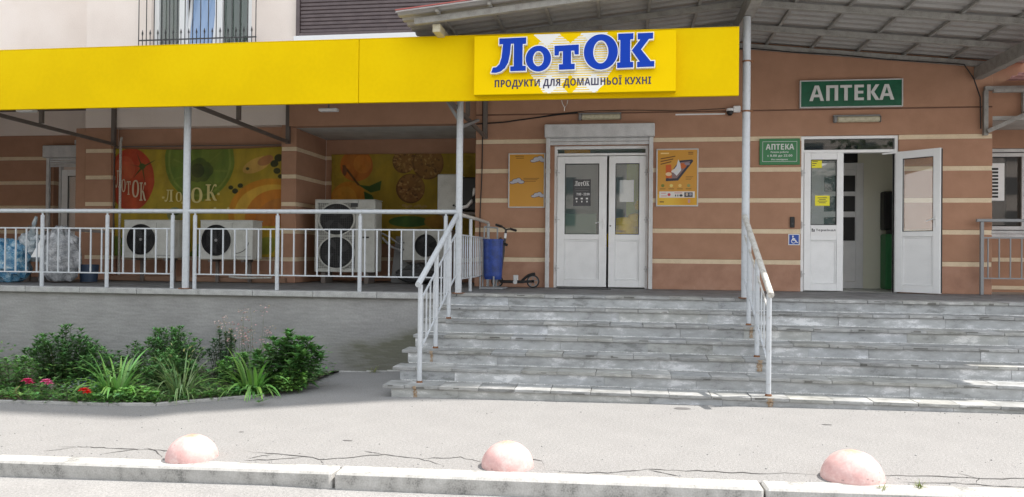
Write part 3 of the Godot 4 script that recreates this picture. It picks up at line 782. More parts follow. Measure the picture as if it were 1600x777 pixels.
func build_railings():
	var L := "grey painted steel railing along the porch edge above the retaining wall"
	var r := thing("porch_railing", L, "railing")
	var m := MB.new(); m.tube(Vector3(-13.5, 1.125, 2.3), Vector3(-2.25, 1.115, 2.3), .031, 12); put(m.done(), "handrail", mats.paint, r)
	var posts := [-11.7, -10.65, -9.6, -8.545, -7.49, -6.456, -6.108, -4.85, -3.632, -2.408]
	for x in posts:
		m = MB.new(); m.tube(Vector3(x, .0, 2.3), Vector3(x, 1.06, 2.3), .028, 10); m.tube(Vector3(x, 1.06, 2.3), Vector3(x, 1.1, 2.3), .014, 8)
		put(m.done(), "post", mats.paint, r)
	var bal := []
	for i in posts.size() - 1:
		if i == 5: continue
		var a: float = posts[i]; var b: float = posts[i + 1]
		for y in [.866, .212]:
			m = MB.new(); m.span(a + .02, b - .02, y - .009, y + .009, 2.291, 2.309); put(m.done(), "panel_rail", mats.paint, r)
		var n := 6 if i < 6 else 7
		for k in n:
			var x := lerpf(a, b, (k + .42) / n) if i >= 6 else lerpf(a, b, (k + .5) / n)
			m = MB.new(); m.span(x - .009, x + .009, .2215, .8565, 2.292, 2.308); put(m.done(), "baluster", mats.paint, r)
	# return along the end of the porch, back to the wall
	var q := thing("side_railing", "short grey railing running back from the porch post to the wall, beside the bin", "railing")
	m = MB.new(); m.path([Vector3(-2.22, 1.08, 2.24), Vector3(-2.215, 1.075, .9), Vector3(-2.21, 1.06, .10)], .026, 10); put(m.done(), "handrail", mats.paint_worn, q)
	for z in [1.60, .12]:
		m = MB.new(); m.tube(Vector3(-2.2, 0, z), Vector3(-2.2, 1.05, z), .024, 10); put(m.done(), "post", mats.paint, q)
	for y in [.80, .20]:
		m = MB.new(); m.span(-2.21, -2.19, y - .009, y + .009, .14, 2.22); put(m.done(), "panel_rail", mats.paint, q)
	for k in 13:
		var z := 2.12 - k * .15
		m = MB.new(); m.span(-2.208, -2.192, .21, .79, z - .008, z + .008); put(m.done(), "baluster", mats.paint, q)
	stair_rail("stair_railing", "grey stair railing with pale handrail at the left end of the steps", -2.245, -2.27, 4.22, 4.12, mats.paint)
	stair_rail("stair_railing", "stair railing with worn rusty handrail in the middle of the steps", 1.555, 1.53, 4.32, 4.2, mats.paint_worn)
	# right-hand railing before the recess
	var w := thing("window_railing", "grey steel railing in front of the recessed window right of the pharmacy", "railing")
	m = MB.new(); m.span(5.28, 9.0, 1.10, 1.145, .10, .15, .006); put(m.done(), "handrail", mats.paint_dull, w)
	for x in [5.36, 7.2]:
		m = MB.new(); m.span(x - .024, x + .024, 0, 1.099, .10, .148, .005); put(m.done(), "post", mats.paint_dull, w)
	for y in [.86, .25]:
		m = MB.new(); m.span(5.385, 7.175, y - .010, y + .010, .114, .134); put(m.done(), "panel_rail", mats.paint_dull, w)
	for k in 11:
		m = MB.new(); m.span(5.44 + k * .156, 5.456 + k * .156, .26, .85, .116, .132); put(m.done(), "baluster", mats.paint_dull, w)
	# support posts
	for p in [[-6.245, 3.3, "grey round steel post rising behind the railing between the air conditioners", .05], [-2.225, 3.3, "grey round steel post where the porch railing meets the stairs", .046], [1.575, 3.66, "tall grey steel post under the canopy ridge beside the pharmacy steps", .05]]:
		var t := thing("support_post", p[2], "post", Vector3(p[0], 0, 2.3))
		m = MB.new(); m.tube(Vector3(0, .006, 0), Vector3(0, p[1], 0), p[3], 14); put(m.done(), "shaft", mats.paint, t)
		m = MB.new(); m.box(Vector3(0, .0055, 0), Vector3(.15, .01, .15), .002); put(m.done(), "base_plate", mats.rust, t)
		if p[0] > 0:
			for y in [2.42, 3.07]:
				m = MB.new(); m.tube(Vector3(0, y, 0), Vector3(0, y + .02, 0), p[3] + .006, 14); m.box(Vector3(.06, y + .01, .0), Vector3(.05, .02, .03)); put(m.done(), "clamp", mats.rust, t)

func stair_rail(called: String, label: String, xa: float, xb: float, zend: float, zpost: float, rail_mat: Material):
	var t := thing(called, label, "railing")
	var top := Vector3(xa, 1.06, 2.36)
	var slope := -.154 / .329
	var yat := func(z: float) -> float: return 1.06 + slope * (z - 2.36)
	var xat := func(z: float) -> float: return lerpf(xa, xb, (z - 2.36) / (zpost - 2.36))
	var m := MB.new()
	m.tube(top, Vector3(xat.call(zend), yat.call(zend), zend), .034, 12)
	put(m.done(), "handrail", rail_mat, t)
	var zs := [2.76, 3.42, zpost]
	var prev := 2.36
	for z in zs:
		var step: int = floori((z - 2.3435 + .329) / .329)
		var yb := -.154 * step
		var x: float = xat.call(z)
		m = MB.new(); m.tube(Vector3(x, yb, z), Vector3(x, yat.call(z) - .05, z), .027, 10); m.tube(Vector3(x, yat.call(z) - .05, z), Vector3(x, yat.call(z) - .01, z), .014, 8)
		put(m.done(), "post", mats.paint, t)
		rust_foot(t, Vector3(x, yb + .001, z), .028)
		for off in [-.235, -.80]:
			m = MB.new(); m.beam(Vector3(xat.call(prev + .03), yat.call(prev + .03) + off, prev + .03), Vector3(xat.call(z - .03), yat.call(z - .03) + off, z - .03), .018, .018)
			put(m.done(), "panel_rail", rail_mat if off > -.3 else mats.paint, t)
		var n := 4 if z - prev > .5 else 2
		for k in n:
			var zz := lerpf(prev, z, (k + .6) / (n + .2))
			m = MB.new(); m.span(xat.call(zz) - .008, xat.call(zz) + .008, yat.call(zz) - .80, yat.call(zz) - .235, zz - .008, zz + .008)
			put(m.done(), "baluster", mats.paint, t)
		prev = z

# ---------------------------------------------------------------- yellow fascia and sign
const SX := .0020745
func sgn(u: float, v: float) -> Vector2: # drawing units on the shop sign to metres
	return Vector2(-1.905 + (u - 5) * SX, 2.573 + (462 - (v + .0237 * (u - 5))) * SX)

func sign_poly(a: Array) -> PackedVector2Array:
	var p := PackedVector2Array()
	for i in range(0, a.size(), 2): p.append(sgn(a[i], a[i + 1]))
	return p

func sign_print() -> Image:
	var w := 1024; var h := 306
	var im := Image.create(w, h, false, Image.FORMAT_RGB8)
	var yl := C(.84, .575, .001).linear_to_srgb(); var wh := C(.80, .80, .79).linear_to_srgb()
	for y in h:
		for x in w:
			var u := 5.0 + x * 1223.0 / w; var v := 97.0 + y * 365.0 / h - .0237 * 0.0
			# lattice of two diamonds, solid white tips, thin stripes between
			var c := yl
			var r1 := absf(u - 455) / 140.0 + absf(v - 282) / 205.0 < 1.0
			var r2 := absf(u - 742) / 140.0 + absf(v - 282) / 205.0 < 1.0
			var mid := absf(u - 598) < 150 and absf(v - 282) < 188.0 and not (absf(u - 598) / 68.0 + absf(v - 100) / 55.0 < 1.0) and not (absf(u - 598) / 55.0 + absf(v - 412) / 62.0 < 1.0)
			if v > 455: mid = mid and false
			var low := v > 395 and u > 405 + (v - 395) * .75 and u < 805 - (v - 395) * .95 and v < 470
			if (low and absf(u - 598) / 55.0 + absf(v - 412) / 62.0 < 1.0): low = false
			if r1 or r2 or mid or low:
				if fposmod(v, 14.4) < 9.4: c = wh
			for d in [[455, 100, 82, 74], [742, 100, 82, 74], [470, 405, 72, 62], [742, 405, 72, 62]]:
				if absf(u - d[0]) / d[2] + absf(v - d[1]) / d[3] < 1.0: c = wh
			im.set_pixel(x, y, c)
	return im

func build_fascia():
	var f := thing("fascia_band", "long yellow fascia panels running above the whole shop porch", "fascia")
	for e in [[-14.0, -8.99], [-8.985, -3.485], [-3.479, 1.40]]:
		slab(f, "fascia_panel", mats.yellow, e[0], e[1], 2.528, 3.372, 2.80, 2.85, .004)
	slab(f, "frame_rail", mats.dark_steel, -14, 1.39, 2.56, 2.62, 2.74, 2.799); slab(f, "frame_rail", mats.dark_steel, -14, 1.39, 3.28, 3.34, 2.74, 2.799)
	slab(f, "top_flashing", mats.yellow, -14, 1.40, 3.3725, 3.380, 2.74, 2.852)
	var s := thing("shop_sign", "raised yellow sign box with blue grocery lettering over the left door", "sign")
	slab(s, "sign_box", mats.yellow, -1.905, .632, 2.573, 3.33, 2.8505, 2.968, .004)
	var m := MB.new(); m.print_on(-1.9, .627, 2.577, 3.326, 2.9695); put(m.done(), "sign_face", dull(picture(sign_print(), .6)), s)
	var word := [
		[168, 124, 333, 118, 333, 156, 312, 158, 312, 290, 332, 290, 332, 320, 237, 323, 237, 294, 258, 293, 258, 155, 240, 156, 235, 215, 224, 270, 205, 303, 178, 325, 148, 333, 120, 332, 130, 301, 150, 299, 170, 280, 183, 240, 191, 158, 168, 160],
		[505, 170, 652, 163, 652, 222, 627, 223, 624, 199, 606, 200, 606, 279, 628, 278, 628, 311, 533, 315, 533, 282, 556, 281, 556, 203, 534, 204, 531, 228, 506, 229],
		[885, 100, 975, 97, 975, 133, 957, 134, 957, 268, 975, 268, 975, 301, 880, 305, 880, 272, 898, 271, 898, 137, 885, 138],
		[1000, 98, 1090, 95, 1090, 130, 1066, 132, 1020, 194, 1076, 264, 1098, 263, 1098, 296, 998, 300, 998, 268, 1014, 267, 966, 200, 1016, 135, 1000, 135]]
	for a in word:
		var p := sign_poly(a)
		var outer := Geometry2D.offset_polygon(p, .0115, Geometry2D.JOIN_MITER)
		m = MB.new(); m.extrude(outer[0], 2.985, 3.045); var lt := put(m.done(), "letter", mats.white, s)
		m = MB.new(); m.extrude(p, 3.0455, 3.049); put(m.done(), "letter_face", mats.blue, lt)
		m = MB.new(); m.span(p[0].x + .03, p[0].x + .05, p[0].y - .06, p[0].y - .04, 2.9695, 2.985); put(m.done(), "stand_off", mats.white, lt)
	for o in [[408, 247, 77, 78, 33, 46], [783, 208, 101, 106, 45, 69]]:
		var c := sgn(o[0], o[1])
		m = MB.new(); m.oval_ring(c, Vector2(o[2], o[3]) * SX + Vector2(.0115, .0115), Vector2(o[4], o[5]) * SX - Vector2(.0115, .0115), 2.985, 3.045, 56); var lt := put(m.done(), "letter", mats.white, s)
		m = MB.new(); m.oval_ring(c, Vector2(o[2], o[3]) * SX, Vector2(o[4], o[5]) * SX, 3.0455, 3.049, 56); put(m.done(), "letter_face", mats.blue, lt)
	var a := sgn(136, 420); var b := sgn(1082, 352)
	letters("ПРОДУКТИ ДЛЯ ДОМАШНЬОЇ КУХНІ", s, "sign_lettering", mats.ink, a.x, b.x, a.y - .014, b.y + .036, 2.9697, .003, "Droid Sans", 600)
	# brackets tying the fascia back to the wall
	var bl := ["dark steel bracket tying the fascia to the pillar beside the side door", "dark steel bracket tying the fascia to the pillar between the two banners", "dark steel bracket tying the fascia to the wall left of the grocery door"]
	var bx := [-9.25, -5.88, -2.28]
	for i in 3:
		var t := thing("fascia_bracket", bl[i], "bracket", Vector3(bx[i], 0, 0))
		var zw := -.29 if i < 2 else .01
		m = MB.new(); m.span(-.035, .035, 2.46, 3.26, zw, zw + .06); put(m.done(), "wall_upright", mats.dark_steel, t)
		m = MB.new(); m.beam(Vector3(0, 2.49, zw + .06), Vector3(0, 2.56, 2.74), .04, .055); put(m.done(), "lower_arm", mats.dark_steel, t)
		m = MB.new(); m.beam(Vector3(0, 3.22, zw + .06), Vector3(0, 3.22, 2.74), .05, .06); put(m.done(), "upper_arm", mats.dark_steel, t)
		m = MB.new(); m.span(-.03, .03, 2.57, 3.18, 1.48, 1.53); put(m.done(), "strut", mats.dark_steel, t)
	var t2 := thing("post_brace", "slim diagonal grey brace from the corner post up to the fascia", "brace")
	m = MB.new(); m.beam(Vector3(-2.2, 2.30, 2.25), Vector3(-2.24, 2.62, .9), .04, .04); put(m.done(), "brace_bar", mats.paint_dull, t2)
	m = MB.new(); m.beam(Vector3(-2.26, 2.40, 2.3), Vector3(-2.42, 2.66, 2.3), .04, .04); put(m.done(), "brace_bar", mats.paint_dull, t2)
	var roof := thing("porch_roof", "flat dark metal roof sheet over the left porch behind the fascia", "roof")
	slab(roof, "roof_sheet", mats.dark_steel, -13.4, -9.86, 3.30, 3.33, -1.178, 2.739)
	slab(roof, "roof_sheet", mats.dark_steel, -9.859, -2.56, 3.30, 3.33, -.299, 2.739)
	for i in 2:
		var lm := thing("porch_lamp", ["small white lamp under the porch roof near the side door", "small white lamp under the porch roof left of the corner post"][i], "lamp", Vector3([-9.35, -4.55][i], 0, [1.7, 1.2][i]))
		m = MB.new(); m.box(Vector3(0, 2.74 + .02 * i, 0), Vector3(.30, .045, .12), .01); put(m.done(), "lamp_housing", mats.white, lm)
		m = MB.new(); m.span(-.01, .01, 2.765 + .02 * i, 3.299, -.01, .01); put(m.done(), "hanger", mats.dark_steel, lm)

# ---------------------------------------------------------------- gabled canopy
const RIDGE := 1.60
func ry(x: float) -> float: # underside of the rafters
	return 3.865 - (.1 * (RIDGE - x) if x < RIDGE else .107 * (x - RIDGE))

func build_canopy():
	var c := thing("entrance_canopy", "wide gabled metal canopy with ribbed sheets over the stairs and doors", "canopy")
	var m: MB
	for side in 2:
		var x0 := -2.84 if side == 0 else RIDGE; var x1 := RIDGE if side == 0 else 6.0
		# ribbed sheet: trapezoid ribs that run down the slope
		m = MB.new()
		var z := -.02
		var prof := []
		while z < 3.32:
			prof.append(Vector2(z, 0)); prof.append(Vector2(z + .09, 0)); prof.append(Vector2(z + .12, .028)); prof.append(Vector2(z + .18, .028))
			z += .21
		prof.append(Vector2(3.34, 0))
		for i in prof.size() - 1:
			var a: Vector2 = prof[i]; var b: Vector2 = prof[i + 1]
			var ya := ry(x0) + .125; var yb := ry(x1) + .125
			m.auto([Vector3(x0, ya + a.y, a.x), Vector3(x1, yb + a.y, a.x), Vector3(x1, yb + b.y, b.x), Vector3(x0, ya + b.y, b.x)], Vector3.DOWN)
			m.auto([Vector3(x0, ya + a.y + .004, a.x), Vector3(x1, yb + a.y + .004, a.x), Vector3(x1, yb + b.y + .004, b.x), Vector3(x0, ya + b.y + .004, b.x)], Vector3.UP)
		put(m.done(), "roof_sheet", mats.roof_sheet, c)
		m = MB.new(); m.beam(Vector3(x0, ry(x0) + .158, 3.345), Vector3(x1, ry(x1) + .158, 3.345), .014, .012); put(m.done(), "edge_strip", mats.red_edge, c)
		# gutter-side flashing of the outer eave
		for zr in [.06, 1.05, 2.1, 3.15]:
			var ex := -2.64 if side == 0 else 5.72
			m = MB.new(); m.beam(Vector3(ex, ry(ex) + .04, zr), Vector3(RIDGE + (-.001 if side == 0 else .001), ry(RIDGE) + .04, zr), .07, .08, .004)
			put(m.done(), "rafter", mats.roof_steel, c)
		var xp := RIDGE - .62 if side == 0 else RIDGE + .62
		while (xp > -2.75 if side == 0 else xp < 5.8):
			m = MB.new(); m.span(xp - .02, xp + .02, ry(xp) + .082, ry(xp) + .122, .0, 3.30); put(m.done(), "purlin", mats.roof_steel, c)
			xp += -.66 if side == 0 else .68
	m = MB.new(); m.span(RIDGE - .07, RIDGE + .07, 3.67, 3.86, .02, 3.10, .006); put(m.done(), "ridge_beam", mats.roof_steel, c)
	m = MB.new(); m.span(5.28, 5.40, ry(5.34) - .19, ry(5.34) - .002, .02, 3.12, .006); put(m.done(), "eave_beam", mats.roof_steel, c)
	m = MB.new(); m.span(-2.42, -2.32, ry(-2.37) - .11, ry(-2.37) - .004, .02, 3.11, .006); put(m.done(), "eave_beam", mats.lamp_shell, c)
	m = MB.new(); m.path([Vector3(RIDGE - .2, 3.82, .12), Vector3(2.0, 3.82, .12), Vector3(2.6, 3.745, .12), Vector3(3.3, 3.685, .12), Vector3(4.0, 3.595, .12), Vector3(5.1, 3.49, .12), Vector3(5.26, 3.28, .07), Vector3(5.36, 3.0, .05), Vector3(5.37, 2.52, .05)], .009, 6)
	put(m.done(), "cable", mats.black, c)
	# neighbour canopy on the right with its wall bracket
	var n := thing("side_canopy", "lower pinkish metal canopy beyond the right end of the porch", "canopy")
	m = MB.new()
	var zz := -.02
	while zz < 2.72:
		m.auto([Vector3(5.75, 3.26, zz), Vector3(14, 3.06, zz), Vector3(14, 3.06, zz + .13), Vector3(5.75, 3.26, zz + .13)], Vector3.UP)
		m.auto([Vector3(5.75, 3.26, zz + .13), Vector3(14, 3.06, zz + .13), Vector3(14, 3.09, zz + .165), Vector3(5.75, 3.29, zz + .165)], Vector3.UP)
		m.auto([Vector3(5.75, 3.29, zz + .165), Vector3(14, 3.09, zz + .165), Vector3(14, 3.09, zz + .19), Vector3(5.75, 3.29, zz + .19)], Vector3.UP)
		m.auto([Vector3(5.75, 3.29, zz + .19), Vector3(14, 3.09, zz + .19), Vector3(14, 3.06, zz + .21), Vector3(5.75, 3.26, zz + .21)], Vector3.UP)
		zz += .21
	put(m.done(), "roof_sheet", mats.pink_sheet, n)
	m = MB.new(); m.span(5.42, 13.9, 3.10, 3.16, .02, .08); put(m.done(), "wall_rail", mats.roof_steel, n)
	m = MB.new(); m.span(5.42, 13.9, 3.01, 3.06, .30, .36); put(m.done(), "lower_rail", mats.roof_steel, n)
	m = MB.new(); m.span(5.41, 5.47, 2.42, 3.10, .01, .07); put(m.done(), "wall_upright", mats.roof_steel, n)
	m = MB.new(); m.span(5.95, 6.0, 2.74, 3.10, .02, .07); put(m.done(), "upright", mats.roof_steel, n)
	m = MB.new(); m.beam(Vector3(5.44, 2.47, .10), Vector3(6.6, 3.02, .10), .05, .06); put(m.done(), "brace", mats.roof_steel, n)

# ---------------------------------------------------------------- things on the wall
func build_signs():
	var s := thing("pharmacy_sign", "large green sign with white letters high above the pharmacy door", "sign")
	slab(s, "sign_board", mats.green, 2.735, 4.245, 2.885, 3.305, .005, .06, .006)
	framed(s, "sign_frame", mats.upvc_grey, 2.728, 4.252, 2.878, 3.312, .004, .068, .018)
	letters("АПТЕКА", s, "lettering", mats.sign_white, 2.87, 4.12, 2.985, 3.225, .0605, .012)
	s = thing("hours_sign", "small green pharmacy opening hours board left of the pharmacy door", "sign")
	slab(s, "sign_board", mats.green_light, 2.13, 2.745, 1.995, 2.41, .002, .022, .004)
	framed(s, "border_line", mats.sign_white, 2.175, 2.70, 2.045, 2.365, .0222, .0235, .006)
	letters("АПТЕКА", s, "lettering", mats.sign_white, 2.225, 2.655, 2.235, 2.325, .0222, .002)
	letters("Режим роботи", s, "lettering", mats.sign_white, 2.30, 2.57, 2.175, 2.212, .0222, .002)
	letters("с 8.00 до 22.00", s, "lettering", mats.sign_white, 2.25, 2.63, 2.115, 2.158, .0222, .002)
	letters("без вихідних", s, "lettering", mats.sign_white, 2.31, 2.565, 2.062, 2.095, .0222, .002)
	s = thing("wheelchair_sign", "small blue and white wheelchair sign beside the pharmacy door", "sign")
	slab(s, "sign_plate", mats.white, 2.58, 2.75, .73, .905, .002, .010)
	slab(s, "blue_field", mats.blue_sign, 2.592, 2.738, .742, .893, .0102, .0115)
	var m := MB.new()
	m.lathe([Vector2(.001, 0), Vector2(.013, 0), Vector2(.013, .0015), Vector2(.001, .0015)], 14, Vector3(2.648, .868, .0118), Vector3.BACK)
	m.oval_ring(Vector2(2.658, .792), Vector2(.037, .037), Vector2(.027, .027), .0118, .0130, 24)
	m.span(2.641, 2.653, .80, .852, .0118, .0131); m.span(2.653, 2.682, .828, .838, .0118, .0131); m.span(2.653, 2.695, .80, .812, .0118, .0131)
	m.beam(Vector3(2.69, .806, .0125), Vector3(2.712, .765, .0125), .0012, .012); m.beam(Vector3(2.708, .766, .0125), Vector3(2.726, .773, .0125), .0012, .010)
	put(m.done(), "wheelchair_symbol", mats.white, s)
	s = thing("door_buzzer", "small black call box on the wall above the wheelchair sign", "buzzer")
	slab(s, "buzzer_body", mats.black, 2.60, 2.672, 1.005, 1.175, .002, .03, .008); slab(s, "buzzer_button", mats.dark_grey, 2.62, 2.652, 1.05, 1.08, .0302, .034, .002)
	# fluorescent fittings
	for e in [[-.735, -.045, 2.735, 2.865, "yellowed tube light above the grocery shutter box"], [3.235, 3.93, 2.635, 2.765, "yellowed tube light below the large green sign"]]:
		var t := thing("tube_light", e[4], "lamp")
		slab(t, "light_base", mats.grey, e[0], e[1], e[3] - .03, e[3], .003, .05, .006)
		m = MB.new(); m.span(e[0] + .05, e[1] - .005, e[2] + .012, e[3] - .031, .012, .085, .02); put(m.done(), "diffuser", mats.lamp_shell, t)
		for x in [e[0] + .005, e[1] - .004]:
			slab(t, "end_cap", mats.grey, x - .004 if x > 0 or true else x, x + .044 if x < e[0] + .1 else x + .004, e[2] + .008, e[3] - .0305, .010, .087, .01)
	# camera and its cable duct
	var cd := thing("cable_duct", "thin white cable duct on the wall between the two doors", "cable duct")
	slab(cd, "duct", mats.white, .82, 1.60, 2.805, 2.827, .002, .022, .003)
	var cam := thing("security_camera", "small white dome camera on the wall near the tall post", "camera", Vector3(1.74, 2.86, 0))
	m = MB.new(); m.box(Vector3(.03, .02, .05), Vector3(.11, .10, .09), .01); put(m.done(), "mount_box", mats.upvc, cam)
	m = MB.new(); m.lathe([Vector2(.05, .0), Vector2(.05, -.03), Vector2(.042, -.06), Vector2(.022, -.08), Vector2(.001, -.086)], 16, Vector3(-.075, .0, .06)); put(m.done(), "camera_dome", mats.black, cam)
	m = MB.new(); m.lathe([Vector2(.001, .03), Vector2(.052, .03), Vector2(.058, .0), Vector2(.052, -.01), Vector2(.001, -.012)], 16, Vector3(-.075, .0, .06)); put(m.done(), "camera_collar", mats.upvc, cam)
	# wires
	var w := thing("wall_cable", "sagging black cable along the wall above the left poster", "cable")
	m = MB.new(); m.path([Vector3(-2.44, 2.71, .02), Vector3(-2.0, 2.73, .03), Vector3(-1.6, 2.78, .02), Vector3(-1.1, 2.84, .03), Vector3(-.75, 2.87, .04)], .011, 6)
	m.path([Vector3(-1.85, 2.76, .012), Vector3(-1.5, 2.80, .012), Vector3(-1.05, 2.865, .012), Vector3(-.6, 2.90, .02), Vector3(.1, 2.90, .02), Vector3(.9, 2.875, .02), Vector3(1.6, 2.90, .02)], .005, 5)
	put(m.done(), "cable", mats.black, w)
	w = thing("wall_cable", "black cable hanging straight down the wall behind the scooter", "cable")
	m = MB.new(); m.path([Vector3(-2.33, 3.3, .02), Vector3(-2.33, 2.7, .02), Vector3(-2.335, 1.9, .015), Vector3(-2.36, 1.2, .02), Vector3(-2.36, .35, .02)], .009, 6)
	put(m.done(), "cable", mats.black, w)
	w = thing("dangling_wire", "loose pale wire ends hanging below the fascia over the grocery door", "wire")
	m = MB.new(); m.path([Vector3(-.80, 2.54, 2.7), Vector3(-.79, 2.50, 2.7), Vector3(-.76, 2.44, 2.7), Vector3(-.765, 2.40, 2.7)], .004, 5); m.path([Vector3(-.72, 2.54, 2.7), Vector3(-.73, 2.49, 2.7), Vector3(-.76, 2.44, 2.7)], .004, 5)
	put(m.done(), "wire", mats.sign_white, w)
	w = thing("wall_pipe", "thin pale drain pipe down the left edge of the tomato banner", "pipe")
	m = MB.new(); m.path([Vector3(-9.05, 2.60, -.2), Vector3(-9.03, 2.5, -.15), Vector3(-9.03, .1, -.15)], .022, 8); put(m.done(), "pipe", mats.paint_worn, w)
	# posters
	poster("left", -1.878, -1.29, 1.325, 2.205, "yellow poster with grey clouds left of the grocery door")
	poster("right", .535, 1.175, 1.35, 2.255, "orange and yellow poster with a phone picture right of the grocery door")

func ell(im: Image, cx: float, cy: float, rx: float, ry_: float, c: Color, rot := 0.0):
	var r := maxf(rx, ry_)
	for y in range(maxi(0, int(cy - r)), mini(im.get_height(), int(cy + r) + 1)):
		for x in range(maxi(0, int(cx - r)), mini(im.get_width(), int(cx + r) + 1)):
			var d := Vector2(x - cx, y - cy).rotated(-rot)
			if d.x * d.x / (rx * rx) + d.y * d.y / (ry_ * ry_) <= 1.0: im.set_pixel(x, y, c)

func quadfill(im: Image, p: PackedVector2Array, c: Color):
	var lo := p[0]; var hi := p[0]
	for q in p: lo = lo.min(q); hi = hi.max(q)
	for y in range(maxi(0, int(lo.y)), mini(im.get_height(), int(hi.y) + 1)):
		for x in range(maxi(0, int(lo.x)), mini(im.get_width(), int(hi.x) + 1)):
			if Geometry2D.is_point_in_polygon(Vector2(x, y), p): im.set_pixel(x, y, c)

func cloud(im: Image, x: float, y: float, s: float):
	for k in 2:
		var o := 4.0 if k == 0 else 0.0
		var c := Color(.30, .26, .30) if k == 0 else Color(.72, .72, .76)
		for q in [[-.7, .2, .45, .2], [-.2, -.05, .5, .33], [.35, -.2, .42, .34], [.8, .1, .5, .26]]:
			ell(im, x + q[0] * s, y + q[1] * s, q[2] * s + o, q[3] * s + o, c)

func poster(which: String, x0: float, x1: float, y0: float, y1: float, label: String):
	var w := 288; var h := int(288 * (y1 - y0) / (x1 - x0))
	var im := Image.create(w, h, false, Image.FORMAT_RGB8)
	im.fill(Color(.80, .58, .20))
	if which == "left":
		for y in h: for x in w: if (x + y) % 7 == 0: im.set_pixel(x, y, Color(.78, .56, .18))
		cloud(im, 235, 45, 52); cloud(im, 60, 222, 48); cloud(im, 235, 335, 44)
		for i in 2: im.fill_rect(Rect2i(50 + i * 6, 14 + i * 16, 70 - i * 6, 5), Color(.45, .28, .08))
		for i in 3: im.fill_rect(Rect2i(118, 196 + i * 12, 130 - i * 14, 4), Color(.42, .27, .08))
	else:
		for y in h:
			for x in w: if y > 325: im.set_pixel(x, y, Color(.82, .60, .10).lerp(Color(.88, .72, .22), sin(x * .021) * .5 + .5))
		for i in 3: quadfill(im, PackedVector2Array([Vector2(24, 62 + i * 20), Vector2(128 - i * 14, 44 + i * 20), Vector2(128 - i * 14, 51 + i * 20), Vector2(24, 69 + i * 20)]), Color(.40, .25, .08))
		im.fill_rect(Rect2i(24, 22, 60, 9), Color(.93, .82, .55)); im.fill_rect(Rect2i(222, 18, 36, 6), Color(.5, .3, .08)); im.fill_rect(Rect2i(222, 30, 36, 6), Color(.5, .3, .08))
		# a phone lying at a slant with a white splash and a red packet
		quadfill(im, PackedVector2Array([Vector2(160, 80), Vector2(250, 72), Vector2(258, 84), Vector2(150, 225), Vector2(62, 230), Vector2(62, 212)]), Color(.17, .17, .23))
		quadfill(im, PackedVector2Array([Vector2(166, 92), Vector2(240, 84), Vector2(142, 208), Vector2(80, 212)]), Color(.52, .42, .42))
		ell(im, 182, 118, 26, 20, Color(.75, .38, .16)); ell(im, 215, 104, 20, 10, Color(.55, .5, .55))
		quadfill(im, PackedVector2Array([Vector2(60, 112), Vector2(100, 108), Vector2(106, 205), Vector2(62, 208)]), Color(.80, .36, .12)); ell(im, 82, 178, 22, 14, Color(.90, .78, .62))
		quadfill(im, PackedVector2Array([Vector2(150, 70), Vector2(165, 100), Vector2(172, 150), Vector2(140, 190), Vector2(108, 160), Vector2(138, 120)]), Color(.84, .84, .86)); ell(im, 125, 152, 26, 12, Color(.86, .84, .82), -.4)
		for i in 4:
			ell(im, 40 + i * 62, 262, 12, 12, [Color(.45, .48, .16), Color(.85, .78, .45), Color(.88, .74, .40), Color(.55, .58, .35)][i])
			im.fill_rect(Rect2i(20 + i * 62, 284, 40, 5), Color(.45, .36, .08))
		for i in 3: im.fill_rect(Rect2i(205, 196 + i * 10, 54 - i * 8, 3), Color(.48, .30, .08))
		im.fill_rect(Rect2i(16, 305, 255, 46), Color(.86, .84, .82))
		ell(im, 86, 328, 11, 11, Color(.78, .25, .30)); im.fill_rect(Rect2i(28, 316, 36, 4), Color(.8, .4, .45)); im.fill_rect(Rect2i(28, 336, 44, 4), Color(.8, .4, .45)); im.fill_rect(Rect2i(125, 314, 56, 4), Color(.75, .3, .35))
		im.fill_rect(Rect2i(130, 328, 8, 14), Color(.2, .2, .25)); im.fill_rect(Rect2i(146, 328, 8, 14), Color(.2, .2, .25)); ell(im, 172, 334, 12, 9, Color(.2, .2, .22))
		im.fill_rect(Rect2i(196, 312, 60, 34), Color(.25, .25, .28)); ell(im, 214, 326, 9, 12, Color(.75, .68, .62)); ell(im, 240, 326, 10, 10, Color(.58, .58, .62))
		im.fill_rect(Rect2i(222, 362, 16, 26), Color(.75, .55, .55)); im.fill_rect(Rect2i(20, 378, 30, 7), Color(.3, .2, .06))
	var t := thing("poster", label, "poster")
	slab(t, "backing_board", mats.grey, x0, x1, y0, y1, .002, .015)
	framed(t, "frame", mats.upvc_grey, x0 - .012, x1 + .012, y0 - .012, y1 + .012, .002, .026, .020)
	var m := MB.new(); m.print_on(x0 + .004, x1 - .004, y0 + .004, y1 - .004, .0185); put(m.done(), "printed_sheet", picture(im, .35), t)

# ---------------------------------------------------------------- banners
func faded(im: Image, sd: int) -> StandardMaterial3D:
	var w := im.get_width(); var h := im.get_height()
	im.resize(w / 4, h / 4, Image.INTERPOLATE_LANCZOS); im.resize(w / 2, h / 2, Image.INTERPOLATE_CUBIC)
	var n := FastNoiseLite.new(); n.seed = sd; n.frequency = .012; n.fractal_octaves = 4
	for y in im.get_height():
		for x in im.get_width():
			var c := im.get_pixel(x, y).lerp(Color(.72, .62, .26), .24 + .16 * n.get_noise_2d(x, y))
			im.set_pixel(x, y, c.darkened(.06 + .12 * n.get_noise_2d(x * 2.0 + 70, y * .6)))
	return picture(im, .75)

